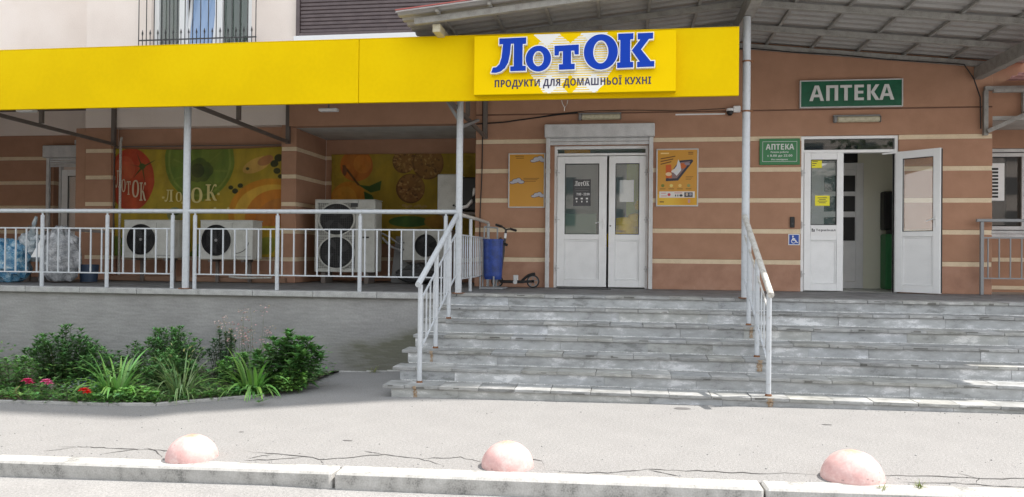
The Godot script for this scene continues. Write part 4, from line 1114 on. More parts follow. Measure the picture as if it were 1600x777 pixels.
func banner_mesh(x0: float, x1: float, y0: float, y1: float, z: float, sag: float, sd: int) -> ArrayMesh:
	var m := MB.new()
	var nx := 60; var ny := 26
	var n := FastNoiseLite.new(); n.seed = sd; n.frequency = .9
	var P := func(i: int, k: int) -> Vector3:
		var u := float(i) / nx; var v := float(k) / ny
		var s := sag * sin(u * PI) * (1.0 - v) # hangs a little between its corners
		return Vector3(lerpf(x0, x1, u), lerpf(y0, y1, v) - sag * 4.0 * u * (1.0 - u) * v, z + .030 * n.get_noise_2d(u * 7.0 - v * 3.0, v * 1.6) + .012 * n.get_noise_2d(u * 3.0 + v * 9.0, v * 5.0 + 40.0) + s * .02)
	for i in nx:
		for k in ny:
			var a: Vector3 = P.call(i, k); var b: Vector3 = P.call(i + 1, k); var c: Vector3 = P.call(i + 1, k + 1); var d: Vector3 = P.call(i, k + 1)
			var nn := (b - a).cross(d - a).normalized()
			m.poly([a, b, c, d], nn, [Vector2(float(i) / nx, 1 - float(k) / ny), Vector2(float(i + 1) / nx, 1 - float(k) / ny), Vector2(float(i + 1) / nx, 1 - float(k + 1) / ny), Vector2(float(i) / nx, 1 - float(k + 1) / ny)])
	return m.done()

func build_banners():
	# tomato, lime, ginger, orange half on yellow
	var w := 1024; var h := 600 # 3.27 m by about 2.0 m
	var im := Image.create(w, h, false, Image.FORMAT_RGB8)
	var n := FastNoiseLite.new(); n.seed = 8; n.frequency = .01; n.fractal_octaves = 3
	for y in h: for x in w: im.set_pixel(x, y, Color(.70, .59, .13).lerp(Color(.60, .53, .12), n.get_noise_2d(x, y) * .5 + .5))
	ell(im, 100, 170, 142, 175, Color(.70, .16, .10)); ell(im, 60, 110, 60, 70, Color(.74, .25, .18))
	for k in 6: quadfill(im, PackedVector2Array([Vector2(165, 92), Vector2(172, 104), Vector2(172, 100) + Vector2.from_angle(-.5 + k * .95) * 92, Vector2(160, 98)]), Color(.10, .16, .05))
	ell(im, 165, 95, 20, 16, Color(.12, .20, .06))
	# lime slice
	ell(im, 520, 60, 212, 222, Color(.36, .48, .14)); ell(im, 520, 60, 194, 204, Color(.46, .56, .22)); ell(im, 520, 60, 182, 192, Color(.34, .47, .16))
	for k in 9: quadfill(im, PackedVector2Array([Vector2(520, 118), Vector2(520, 118) + Vector2.from_angle(k * TAU / 9) * 175, Vector2(520, 118) + Vector2.from_angle(k * TAU / 9 + .06) * 175]), Color(.40, .52, .20))
	for k in 9: ell(im, 520 + cos(k * 2.4) * 44, 118 + sin(k * 2.4) * 38, 44 - k * 2, 36 - k, Color(.20, .30, .11))
	ell(im, 512, 118, 40, 40, Color(.10, .17, .08))
	# ginger, sprigs, orange
	ell(im, 870, 92, 92, 38, Color(.80, .62, .32), -.35); ell(im, 920, 70, 50, 26, Color(.66, .42, .28), -.3)
	for q in [[715, 215, 14], [740, 235, 18], [770, 205, 16], [792, 222, 12], [975, 90, 24], [1000, 60, 26], [990, 130, 20], [812, 112, 10], [1008, 160, 14]]: ell(im, q[0], q[1], q[2], q[2] * .8, Color(.06, .10, .04))
	ell(im, 950, 360, 250, 190, Color(.80, .50, .08)); ell(im, 960, 370, 225, 168, Color(.86, .66, .22)); ell(im, 990, 390, 190, 160, Color(.80, .44, .10)); ell(im, 1010, 410, 150, 130, Color(.72, .40, .16))
	for k in 26:
		ell(im, 190 + fposmod(k * 53.0, 330), 400 + fposmod(k * 37.0, 170), 3 + k % 4, 3 + k % 3, Color(.30, .28, .06))
	for q in [[640, 250], [700, 330], [300, 270], [620, 330], [420, 300]]: ell(im, q[0], q[1], 9, 7, Color(.88, .82, .55))
	ell(im, 372, 366, 46, 42, Color(.42, .46, .34)); ell(im, 372, 360, 26, 10, Color(.12, .2, .08))
	im.fill_rect(Rect2i(0, 430, w, 170), Color(.72, .60, .14))
	for k in 16: ell(im, fposmod(k * 131.0, w), 520 + (k % 5) * 18, 60, 30, [Color(.30, .42, .12), Color(.78, .62, .2), Color(.65, .35, .15), Color(.5, .55, .2)][k % 4])
	var t := thing("shop_banner", "yellow banner with a tomato and a lime slice behind two air conditioners", "banner", Vector3(-7.67, 1.4, -.42))
	put(banner_mesh(-1.635, 1.635, -.95, 1.03, 0.02, .035, 3), "banner_cloth", faded(im, 5), t)
	# a print of letters
	for q in [["Л", -1.60, -1.50, .30, .62], ["О", -1.48, -1.40, .22, .46], ["Т", -1.38, -1.30, .17, .42], ["О", -1.27, -1.13, .12, .44], ["К", -1.12, -.99, .06, .40]]:
		var l := letters(q[0], t, "print_letter", mats.print_pale, q[1], q[2], q[3], q[4], .060, .001, "Droid Serif")
	for q in [["Л", -.62, -.45, .04, .26], ["О", -.40, -.28, .04, .22], ["т", -.24, -.13, .04, .2], ["О", -.10, .12, .02, .30], ["К", .18, .40, .06, .36]]:
		letters(q[0], t, "print_letter", mats.print_faint, q[1], q[2], q[3], q[4], .060, .001, "Droid Serif")
	var m := MB.new(); m.tube(Vector3(-1.68, 1.06, .03), Vector3(1.68, 1.06, .03), .012, 6); m.tube(Vector3(-1.67, -.98, .03), Vector3(-1.67, 1.06, .03), .022, 8); m.tube(Vector3(1.67, -.98, .03), Vector3(1.67, 1.06, .03), .016, 8)
	put(m.done(), "banner_frame", mats.dark_steel, t)
	# oranges and oat cookies
	w = 1024; h = 560
	var im2 := Image.create(w, h, false, Image.FORMAT_RGB8)
	for y in h: for x in w: im2.set_pixel(x, y, Color(.66, .54, .12).lerp(Color(.57, .49, .12), n.get_noise_2d(x * .8 + 300, y) * .5 + .5))
	ell(im2, 165, 70, 108, 100, Color(.72, .36, .10)); ell(im2, 205, 60, 60, 60, Color(.80, .44, .14))
	ell(im2, 115, 300, 125, 130, Color(.78, .46, .10)); ell(im2, 90, 280, 80, 80, Color(.82, .54, .16))
	for q in [[175, 190, 250, 200, 330, 165, 322, 225, 260, 240], [215, 232, 268, 255, 300, 320, 270, 345, 230, 330]]:
		var p := PackedVector2Array()
		for i in range(0, q.size(), 2): p.append(Vector2(q[i], q[i + 1]))
		quadfill(im2, p, Color(.07, .26, .09))
	quadfill(im2, PackedVector2Array([Vector2(70, 70), Vector2(84, 66), Vector2(190, 190), Vector2(178, 196)]), Color(.22, .12, .04)); ell(im2, 86, 100, 14, 34, Color(.35, .18, .12))
	var rng := RandomNumberGenerator.new(); rng.seed = 77
	for ck in [[475, 45, 75], [630, 60, 100], [520, 215, 92]]:
		ell(im2, ck[0], ck[1], ck[2], ck[2], Color(.34, .20, .10)); ell(im2, ck[0] + 3, ck[1] - 3, ck[2] * .93, ck[2] * .93, Color(.50, .33, .18))
		for k in 60:
			var a := rng.randf() * TAU; var r: float = ck[2] * .9 * sqrt(rng.randf())
			ell(im2, ck[0] + cos(a) * r, ck[1] + sin(a) * r, rng.randf_range(4, 13), rng.randf_range(3, 8), [Color(.62, .44, .28), Color(.30, .17, .09), Color(.68, .52, .34), Color(.42, .26, .14)][k % 4], a)
	for k in 14: ell(im2, 480 + fposmod(k * 47.0, 150), 320 + fposmod(k * 31.0, 60), 16, 9, Color(.66, .55, .34))
	ell(im2, 510, 420, 130, 34, Color(.12, .34, .14)); ell(im2, 730, 260, 36, 44, Color(.28, .36, .10)); ell(im2, 690, 420, 80, 40, Color(.6, .42, .12))
	for k in 16: ell(im2, 60 + fposmod(k * 61.0, 180), 330 + fposmod(k * 29.0, 70), 9, 6, Color(.78, .50, .30))
	t = thing("shop_banner", "yellow banner with oranges and oat cookies at the back of the recess", "banner", Vector3(-4.11, 1.4, -1.63))
	put(banner_mesh(-1.50, 1.62, -.68, 1.045, 0.0, .0, 9), "banner_cloth", faded(im2, 6), t)

# ---------------------------------------------------------------- air conditioners
func fan(parent: Node, x: float, y: float, z: float, r: float):
	# recessed dark fan with blades behind a wire guard
	var f := sub("fan", parent)
	var m := MB.new(); m.lathe([Vector2(r, .0), Vector2(r, .012), Vector2(r * .985, .014), Vector2(r * .97, -.10), Vector2(.001, -.10)], 32, Vector3(x, y, z), Vector3.BACK); put(m.done(), "fan_well", mats.black, f)
	m = MB.new()
	for k in 3:
		var a := TAU * k / 3
		var pts := []
		for q in [[.12, 0.0, .0], [.45, -.25, .0], [.85, -.3, .0], [.86, .5, .05], [.45, .5, .05], [.15, .6, .04]]:
			pts.append(Vector3(x + cos(a + q[1]) * q[0] * r, y + sin(a + q[1]) * q[0] * r, z - .07 + q[2]))
		m.auto([pts[0], pts[1], pts[4], pts[5]], Vector3.BACK); m.auto([pts[1], pts[2], pts[3], pts[4]], Vector3.BACK)
	put(m.done(), "fan_blades", mats.black, f)
	m = MB.new(); m.lathe([Vector2(.001, .02), Vector2(r * .10, .02), Vector2(r * .10, .0)], 18, Vector3(x, y, z), Vector3.BACK); put(m.done(), "guard_hub", mats.grey, f)
	m = MB.new()
	for k in 9:
		var rr := r * (.2 + .1 * k)
		m.oval_ring(Vector2(x, y), Vector2(rr + .0018, rr + .0018), Vector2(rr - .0018, rr - .0018), z + .010, z + .014, 28)
	for k in 12:
		var a := TAU * k / 12
		m.beam(Vector3(x + cos(a) * r * .15, y + sin(a) * r * .15, z + .012), Vector3(x + cos(a) * r, y + sin(a) * r, z + .012), .004, .003)
	put(m.done(), "wire_guard", mats.dark_grey, f)

func ac_unit(label: String, x0: float, x1: float, y0: float, y1: float, zf: float, depth: float, fx: float, fr: float, group := "air conditioner units on the porch") -> Node3D:
	var t := thing("air_conditioner", label, "air conditioner", Vector3(x0, y0, zf), group)
	var w := x1 - x0; var h := y1 - y0
	# cabinet with a round hole for the fan
	var m := MB.new()
	m.span(0, w, 0, h, -depth, -.11, .015)
	var seg := 36
	var c := Vector2(fx - x0, h * .5)
	for i in seg: # front plate around the hole
		var a0 := TAU * i / seg; var a1 := TAU * (i + 1) / seg
		var o := []
		for a in [a0, a1]:
			var d := Vector2(cos(a), sin(a))
			var tx := ((w - c.x) / d.x) if d.x > 1e-5 else ((c.x / -d.x) if d.x < -1e-5 else 1e9)
			var ty := ((h - c.y) / d.y) if d.y > 1e-5 else ((c.y / -d.y) if d.y < -1e-5 else 1e9)
			o.append([c + d * fr, c + d * minf(tx, ty)])
		m.poly([Vector3(o[0][0].x, o[0][0].y, 0), Vector3(o[0][1].x, o[0][1].y, 0), Vector3(o[1][1].x, o[1][1].y, 0), Vector3(o[1][0].x, o[1][0].y, 0)], Vector3.BACK)
		var dm := Vector2(cos(a0), sin(a0))
		m.poly([Vector3(o[0][0].x, o[0][0].y, 0), Vector3(o[1][0].x, o[1][0].y, 0), Vector3(o[1][0].x, o[1][0].y, -.11), Vector3(o[0][0].x, o[0][0].y, -.11)], Vector3(-dm.x, -dm.y, 0))
	for cc in [Vector2(0, 0), Vector2(w, 0), Vector2(w, h), Vector2(0, h)]: # corner pieces of the front plate
		var best := []
		for i in seg:
			pass
		var ang: float = (cc - c).angle()
		var i0: int = floori(fposmod(ang, TAU) / (TAU / seg))
		var o := []
		for a in [TAU * i0 / seg, TAU * (i0 + 1) / seg]:
			var d := Vector2(cos(a), sin(a))
			var tx := ((w - c.x) / d.x) if d.x > 1e-5 else ((c.x / -d.x) if d.x < -1e-5 else 1e9)
			var ty := ((h - c.y) / d.y) if d.y > 1e-5 else ((c.y / -d.y) if d.y < -1e-5 else 1e9)
			o.append(c + d * minf(tx, ty))
		m.poly([Vector3(o[0].x, o[0].y, 0), Vector3(cc.x, cc.y, 0), Vector3(o[1].x, o[1].y, 0)], Vector3.BACK)
	m.poly([Vector3(0, 0, 0), Vector3(0, h, 0), Vector3(0, h, -.111), Vector3(0, 0, -.111)], Vector3.LEFT); m.poly([Vector3(w, 0, 0), Vector3(w, h, 0), Vector3(w, h, -.111), Vector3(w, 0, -.111)], Vector3.RIGHT)
	m.poly([Vector3(0, h, 0), Vector3(w, h, 0), Vector3(w, h, -.111), Vector3(0, h, -.111)], Vector3.UP); m.poly([Vector3(0, 0, 0), Vector3(w, 0, 0), Vector3(w, 0, -.111), Vector3(0, 0, -.111)], Vector3.DOWN)
	put(m.done(), "cabinet", mats.ac_white, t)
	m = MB.new(); m.span(-.008, w + .008, h - .001, h + .022, -depth - .01, .008, .008); put(m.done(), "cabinet_lid", mats.ac_white, t)
	fan(t, c.x, c.y, .001, fr)
	m = MB.new(); m.span(w * .66, w - .03, .04, .05, .0005, .004); m.span(c.x + fr + .02, c.x + fr + .026, .03, h - .03, .0005, .004); put(m.done(), "panel_seam", mats.grey, t)
	return t

func build_acs():
	var m: MB
	var a := ac_unit("white air conditioner nearest the side door, dark fan on its left", -8.62, -7.68, .42, 1.06, .30, .36, -8.30, .265)
	var b := ac_unit("white air conditioner just right of the steel post, curved line on its front", -7.19, -6.24, .41, 1.06, .30, .36, -6.90, .265)
	for t in [a, b]:
		for x in [.14, .74]:
			m = MB.new(); m.span(x, x + .05, -.41, -.01, -.30, -.25); m.span(x, x + .05, -.045, -.005, -.36, .0); put(m.done(), "stand_leg", mats.dark_steel, t)
		m = MB.new(); m.span(.70, .86, .50, .515, .0005, .003); put(m.done(), "name_strip", mats.grey, t)
	m = MB.new()
	var arc := []
	for k in 9: arc.append(Vector3(.62 + .26 * sin(k * .19), .10 + .20 * (1 - cos(k * .19)), .004))
	m.path(arc, .006, 5); put(m.done(), "curved_trim", mats.dark_grey, b)
	# tall double-fan unit
	var t := thing("air_conditioner", "tall grey air conditioner with two stacked fans in the recess", "air conditioner", Vector3(-5.42, .20, -.4), "air conditioner units on the porch")
	m = MB.new(); m.span(0, 1.10, 0, 1.27, -.42, -.03, .02); put(m.done(), "cabinet", mats.ac_white, t)
	m = MB.new(); m.span(-.006, 1.106, 1.27, 1.285, -.43, .0, .006); put(m.done(), "cabinet_lid", mats.ac_white, t)
	framed(t, "front_frame", mats.ac_white, 0, .80, 0, 1.27, -.03, .0, .05)
	slab(t, "service_panel", mats.ac_white, .801, 1.10, .0, 1.27, -.03, -.004, .006)
	for k in 2:
		var cy := .345 + k * .59
		var f := sub("fan", t)
		m = MB.new(); m.lathe([Vector2(.30, -.001), Vector2(.285, -.02), Vector2(.001, -.024)], 36, Vector3(.40, cy, 0), Vector3.BACK); put(m.done(), "fan_well", mats.black, f)
		m = MB.new()
		for q in 14: m.span(.06, .74, cy - .27 + q * .0415, cy - .266 + q * .0415, -.012, -.006)
		for q in 18: m.span(.07 + q * .039, .074 + q * .039, cy - .28, cy + .28, -.016, -.012)
		put(m.done(), "grille", mats.dark_grey, f)
		m = MB.new(); m.oval_ring(Vector2(.40, cy), Vector2(.345, .30), Vector2(.315, .275), -.012, .004, 40); put(m.done(), "fan_ring", mats.ac_white, f)
		m = MB.new()
		for q in 4:
			var aa := q * PI / 2 + .3
			m.auto([Vector3(.40 + cos(aa) * .05, cy + sin(aa) * .05, -.022), Vector3(.40 + cos(aa - .25) * .26, cy + sin(aa - .25) * .26, -.022), Vector3(.40 + cos(aa + .5) * .25, cy + sin(aa + .5) * .25, -.018)], Vector3.BACK)
		put(m.done(), "fan_blades", mats.dark_grey, f)
	slab(t, "control_label", mats.dark_grey, .66, .79, 1.15, 1.22, .0005, .003); slab(t, "recessed_handle", mats.black, .88, 1.0, .60, .63, -.0038, .0)
	for x in [.1, .9]:
		m = MB.new(); m.span(x, x + .08, -.2, -.002, -.40, -.05); put(m.done(), "stand_leg", mats.dark_steel, t)
	# small one further right and the one hung above it
	var c := ac_unit("small white air conditioner low in the recess beside the stairs", -3.95, -3.05, .42, .95, -.9, .30, -3.52, .205)
	m = MB.new(); m.span(.05, .85, -.42, -.03, -.28, -.24); m.span(.05, .85, -.04, -.005, -.3, .0); put(m.done(), "stand_leg", mats.dark_steel, c)
	var d := thing("air_conditioner", "upper air conditioner seen from its plain white end, beside the corner post", "air conditioner", Vector3(-3.245, 1.29, -.6), "air conditioner units on the porch")
	m = MB.new(); m.span(0, .40, 0, .655, -.5, 0, .015); put(m.done(), "cabinet", mats.ac_white, d)
	slab(d, "end_cover", mats.ac_white, .01, .385, .012, .64, .0005, .006, .003)
	m = MB.new(); m.span(.401, .76, .01, .60, -.42, -.02, .02); put(m.done(), "coil_side", mats.black, d)
	m = MB.new(); m.path([Vector3(.44, .06, .03), Vector3(.54, .08, .04), Vector3(.62, .17, .03), Vector3(.66, .30, .02), Vector3(.67, .40, .0)], .03, 8); put(m.done(), "insulated_pipe", mats.upvc, d)
	m = MB.new(); m.span(.0, .8, -.06, -.012, -.46, -.02); m.beam(Vector3(.1, -.05, -.05), Vector3(.1, -.4, -.45), .04, .04); m.beam(Vector3(.7, -.05, -.05), Vector3(.7, -.4, -.45), .04, .04); put(m.done(), "wall_bracket", mats.dark_steel, d)
	m = MB.new(); m.tube(Vector3(.30, .10, .007), Vector3(.30, .10, .03), .02, 8); m.tube(Vector3(.34, .08, .007), Vector3(.34, .08, .03), .016, 8); put(m.done(), "pipe_valve", mats.black, d)
	# hoses and clutter
	var p := thing("refrigerant_pipes", "grey insulated pipes sagging between the two recess air conditioners", "pipes")
	m = MB.new(); m.path([Vector3(-4.28, .9, -.7), Vector3(-4.1, .8, -.72), Vector3(-4.02, .72, -.8), Vector3(-3.9, .74, -.95)], .018, 6); m.path([Vector3(-4.28, .82, -.7), Vector3(-4.12, .66, -.72), Vector3(-4.0, .60, -.85), Vector3(-3.9, .62, -.95)], .022, 6)
	put(m.done(), "pipe", mats.grey, p)
	p = thing("stored_sheet", "pale folded sheet leaning behind the tall double-fan air conditioner", "sheet")
	m = MB.new(); m.beam(Vector3(-4.05, .0, -1.0), Vector3(-4.02, .85, -1.2), .02, .30); m.beam(Vector3(-3.98, .0, -1.05), Vector3(-3.96, .62, -1.22), .02, .26); put(m.done(), "sheet", mats.grey, p)
	p = thing("dark_bag", "dark crumpled bag under the small air conditioner", "bag")
	m = lumpy(Vector3(-3.55, .02, -.75), Vector3(.42, .17, .2), 5, .35); put(m.done(), "bag_body", mats.dark_grey, p)
	p = thing("drain_hose", "white drain hose hanging at the right of the banner pillar", "hose")
	m = MB.new(); m.path([Vector3(-5.95, .9, .0), Vector3(-5.93, .5, .05), Vector3(-5.92, .18, .1), Vector3(-5.99, .10, .12), Vector3(-6.5, .09, .2), Vector3(-6.7, .11, .22)], .02, 8); put(m.done(), "hose", mats.paint_worn, p)
	p = thing("timber_plank", "brown timber plank lying under the air conditioners along the wall", "plank")
	m = MB.new(); m.span(-9.1, -5.8, .006, .09, -.12, -.02, .006); put(m.done(), "plank", mats.plank, p)

func lumpy(c: Vector3, r: Vector3, sd: int, amt: float, seg := 22) -> MB:
	var m := MB.new()
	var n := FastNoiseLite.new(); n.seed = sd; n.frequency = 1.1; n.fractal_octaves = 3
	var P := func(i: int, k: int) -> Array:
		var t := TAU * i / seg; var f := PI * k / 14 - PI / 2
		var d := Vector3(cos(f) * cos(t), sin(f), cos(f) * sin(t))
		var s := 1.0 + amt * n.get_noise_3dv(d * 1.6) + amt * .5 * absf(n.get_noise_3dv(d * 4.0))
		var p := d * r * s
		p.y = maxf(p.y, -r.y * .86)
		return [c + p + Vector3(0, r.y * .86, 0), d]
	for i in seg:
		for k in 14:
			var a: Array = P.call(i, k); var b: Array = P.call(i + 1, k); var cc: Array = P.call(i + 1, k + 1); var d: Array = P.call(i, k + 1)
			m.auto([a[0], b[0], cc[0]], a[1]); m.auto([a[0], cc[0], d[0]], a[1])
	return m

# ---------------------------------------------------------------- loose things on the porch
func build_loose():
	var m: MB
	var t := thing("rubbish_bag", "blue knotted rubbish bag behind the railing at the far left", "rubbish bag")
	m = lumpy(Vector3(-10.08, 0, 1.15), Vector3(.30, .38, .28), 3, .32); put(m.done(), "bag_body", mats.bag_blue, t)
	t = thing("rubbish_bag", "pale clear rubbish bag with a tall twisted neck at the far left", "rubbish bag")
	m = lumpy(Vector3(-9.92, .34, .85), Vector3(.26, .26, .24), 9, .3); put(m.done(), "bag_body", mats.bag_clear, t)
	m = MB.new(); m.path([Vector3(-9.92, .74, .9), Vector3(-9.84, .86, .95), Vector3(-9.78, .98, 1.0), Vector3(-9.74, 1.10, 1.0)], .07, 8, .022); put(m.done(), "bag_neck", mats.bag_clear, t)
	t = thing("rubbish_bag", "big grey rubbish bag standing beside the side door", "rubbish bag")
	m = lumpy(Vector3(-9.28, 0.02, 1.0), Vector3(.32, .47, .28), 14, .26); put(m.done(), "bag_body", mats.bag_grey, t)
	m = MB.new(); m.auto([Vector3(-9.58, .42, 1.3), Vector3(-9.36, .42, 1.32), Vector3(-9.34, .78, 1.28), Vector3(-9.42, .74, 1.27)], Vector3.BACK); put(m.done(), "paper_flap", mats.white, t)
	t = thing("cardboard_sheet", "grey cardboard sheet standing between the rubbish bags", "cardboard")
	m = MB.new(); m.beam(Vector3(-9.66, .01, .95), Vector3(-9.66, .86, .88), .14, .03); put(m.done(), "sheet", mats.grey, t)
	t = thing("plastic_tub", "small dark tub standing on the porch beside the grey bag", "tub")
	m = MB.new(); m.lathe([Vector2(.001, .01), Vector2(.13, .01), Vector2(.16, .30), Vector2(.145, .30), Vector2(.12, .03), Vector2(.001, .03)], 18, Vector3(-8.95, 0, .75)); put(m.done(), "tub_body", mats.bag_navy, t)
	t = thing("wooden_bar", "dark bar leaning across the side door behind the railing", "bar")
	m = MB.new(); m.beam(Vector3(-10.2, .93, .6), Vector3(-8.75, .86, .6), .03, .05); m.span(-8.76, -8.71, 0, .88, .58, .62); m.span(-10.22, -10.18, 0, .96, .58, .62); put(m.done(), "bar", mats.dark_steel, t)
	t = thing("door_mat", "thin dark rubber mat on the porch floor before the grocery door", "door mat")
	slab(t, "mat", mats.dark_grey, -1.02, -.18, .003, .014, .06, .42, .004)
	# litter bin in its frame
	t = thing("litter_bin", "blue litter bin hung in a grey steel frame at the porch end", "litter bin", Vector3(-2.0, 0, .8))
	m = MB.new(); m.lathe([Vector2(.001, .15), Vector2(.132, .15), Vector2(.142, .2), Vector2(.158, .755), Vector2(.166, .757), Vector2(.166, .775), Vector2(.150, .775), Vector2(.135, .2), Vector2(.001, .18)], 24); put(m.done(), "bin_body", mats.bin_blue, t)
	m = MB.new()
	for x in [-.17, .04]:
		m.tube(Vector3(x, 0, -.05), Vector3(x, .98 if x < 0 else .96, -.16), .013, 8); m.tube(Vector3(x, 0, .17), Vector3(x, .2, .17), .013, 8)
	m.tube(Vector3(-.17, .975, -.16), Vector3(.04, .955, -.16), .013, 8); m.span(-.18, .20, .006, .03, -.2, .2)
	put(m.done(), "bin_frame", mats.paint_dull, t)
	# kick scooter
	t = thing("kick_scooter", "black kick scooter leaning behind the blue litter bin", "scooter", Vector3(0, 0, .38))
	for wx in [[-1.42, .105], [-2.0, .10]]:
		var wl := sub("wheel", t)
		m = MB.new(); m.lathe([Vector2(wx[1] - .02, -.016), Vector2(wx[1] - .004, -.014), Vector2(wx[1], 0), Vector2(wx[1] - .004, .014), Vector2(wx[1] - .02, .016), Vector2(wx[1] - .02, -.016)], 28, Vector3(wx[0], wx[1] + .006, 0), Vector3.BACK); put(m.done(), "tyre", mats.black, wl)
		m = MB.new(); m.oval_ring(Vector2(wx[0], wx[1] + .006), Vector2(wx[1] - .019, wx[1] - .019), Vector2(wx[1] - .03, wx[1] - .03), -.012, .012, 24)
		for k in 5:
			var a := TAU * k / 5 + .3
			m.beam(Vector3(wx[0] + cos(a) * .015, wx[1] + .006 + sin(a) * .015, 0), Vector3(wx[0] + cos(a) * (wx[1] - .028), wx[1] + .006 + sin(a) * (wx[1] - .028), 0), .018, .014)
		m.tube(Vector3(wx[0], wx[1] + .006, -.03), Vector3(wx[0], wx[1] + .006, .03), .018, 10)
		put(m.done(), "rim", mats.grey, wl)
	m = MB.new(); m.span(-1.95, -1.56, .08, .125, -.06, .06, .012); m.beam(Vector3(-1.57, .105, 0), Vector3(-1.40, .115, 0), .06, .04); put(m.done(), "deck", mats.black, t)
	m = MB.new(); m.path([Vector3(-1.60, .115, 0), Vector3(-1.545, .17, 0), Vector3(-1.50, .205, 0), Vector3(-1.44, .225, 0), Vector3(-1.385, .235, 0)], .022, 8); put(m.done(), "rear_mudguard", mats.black, t)
	m = MB.new(); m.span(-1.74, -1.66, .12, .21, -.02, .02, .008); m.tube(Vector3(-1.70, .1, -.05), Vector3(-1.70, .1, .07), .035, 12); put(m.done(), "folding_lever", mats.upvc_grey, t)
	m = MB.new(); m.tube(Vector3(-1.965, .10, 0), Vector3(-1.90, .62, 0), .024, 10); m.tube(Vector3(-1.90, .62, 0), Vector3(-1.865, .93, 0), .019, 10); put(m.done(), "steering_column", mats.dark_grey, t)
	m = MB.new(); m.tube(Vector3(-1.88, .80, 0), Vector3(-1.871, .88, 0), .0205, 10); put(m.done(), "column_clamp", mats.white, t)
	m = MB.new(); m.tube(Vector3(-1.905, .745, 0), Vector3(-1.96, .80, .04), .022, 8); m.tube(Vector3(-1.89, .71, 0), Vector3(-1.84, .69, .02), .022, 8); put(m.done(), "clamp_knob", mats.black, t)
	m = MB.new(); m.path([Vector3(-1.97, 1.0, .18), Vector3(-1.92, .985, .09), Vector3(-1.865, .94, 0), Vector3(-1.82, .95, -.08), Vector3(-1.77, .945, -.17)], .014, 8); put(m.done(), "handlebar", mats.dark_grey, t)
	for e in [[Vector3(-1.99, 1.008, .22), Vector3(-1.92, .985, .1)], [Vector3(-1.73, .93, -.2), Vector3(-1.81, .955, -.1)]]:
		m = MB.new(); m.tube(e[0], e[1], .02, 10); put(m.done(), "hand_grip", mats.black, t)
	# grille of the barred window upstairs
	t = thing("window_grille", "black wrought iron grille with spear tips over the upper window", "window grille", Vector3(0, 0, -.12))
	for y in [4.335, 5.6]:
		m = MB.new(); m.span(-8.69, -6.43, y - .011, y + .011, -.008, .008); put(m.done(), "grille_rail", mats.iron, t)
	for k in 16:
		var x := -8.685 + k * .1496
		m = MB.new(); m.span(x - .006, x + .006, 4.13, 5.70, -.006, .006); put(m.done(), "bar", mats.iron, t)
		if k < 15:
			var xs := x + .075
			m = MB.new(); m.span(xs - .0055, xs + .0055, 4.13, 4.44, -.0055, .0055)
			m.lathe([Vector2(.006, 4.42), Vector2(.012, 4.43), Vector2(.006, 4.445), Vector2(.016, 4.465), Vector2(.011, 4.485), Vector2(.001, 4.53)], 6, Vector3(xs, 0, 0))
			m.span(xs - .02, xs + .02, 4.445, 4.453, -.004, .004)
			put(m.done(), "spear", mats.iron, t)

# ---------------------------------------------------------------- bollards
func build_domes():
	var L := ["pink concrete dome bollard below the flower bed, worn orange top", "pink concrete dome bollard in front of the middle of the steps", "largest pink concrete dome bollard, right of the stair handrail, weeds at its foot"]
	var P := [[-3.37, 6.92, .197], [-.84, 6.90, .196], [1.62, 6.87, .212]]
	for i in 3:
		var p: Array = P[i]
		var t := thing("dome_bollard", L[i], "bollard", Vector3(p[0], g(p[0]), p[1]), "pink dome bollards along the kerb")
		var r: float = p[2]
		var m := MB.new()
		var n := FastNoiseLite.new(); n.seed = 40 + i; n.frequency = 1.4
		var seg := 72; var rows := 30
		var V := func(a: int, k: int) -> Array:
			var th := TAU * a / seg; var f := lerpf(-.10, PI / 2, float(k) / rows)
			var d := Vector3(cos(f) * cos(th), sin(f), cos(f) * sin(th))
			var s := 1.0 + .022 * n.get_noise_3dv(d * 2.0)
			if k < 2: s -= .05 * maxf(0, n.get_noise_3dv(d * 5.0 + Vector3(9, 0, 0)))
			return [Vector3(d.x, d.y * .93, d.z) * r * s, d]
		for a in seg:
			for k in rows:
				# the paint is worn to orange primer round the top
				var f := float(k) / rows + .10 * n.get_noise_3d(cos(TAU * a / seg) * 2.0, k * .2, sin(TAU * a / seg) * 2.0)
				m.col = Color.WHITE.lerp(Color(.95, .66, .36), smoothstep(.70, .99, f) * .7)
				var dd: Vector3 = V.call(a, k)[1]
				var chip := n.get_noise_3dv(dd * 9.0 + Vector3(3, i * 5, 0)) + .25 * n.get_noise_3dv(dd * 26.0)
				if chip > .47 + .25 * dd.y: m.col = Color(.62, .66, .66)
				m.quadn(V.call(a, k), V.call(a + 1, k), V.call(a + 1, k + 1), V.call(a, k + 1))
		put(m.done(), "dome_body", shifted(mats.dome, Color.WHITE, Vector3(i * .4, i * .7, 0)), t)

# ---------------------------------------------------------------- planting
func leafcol(rng: RandomNumberGenerator, base: Color, v := .28) -> Color:
	var k := 1.0 + rng.randf_range(-v, v * 1.25)
	return Color(base.r * k * rng.randf_range(.85, 1.2), base.g * k, base.b * k * rng.randf_range(.8, 1.15))

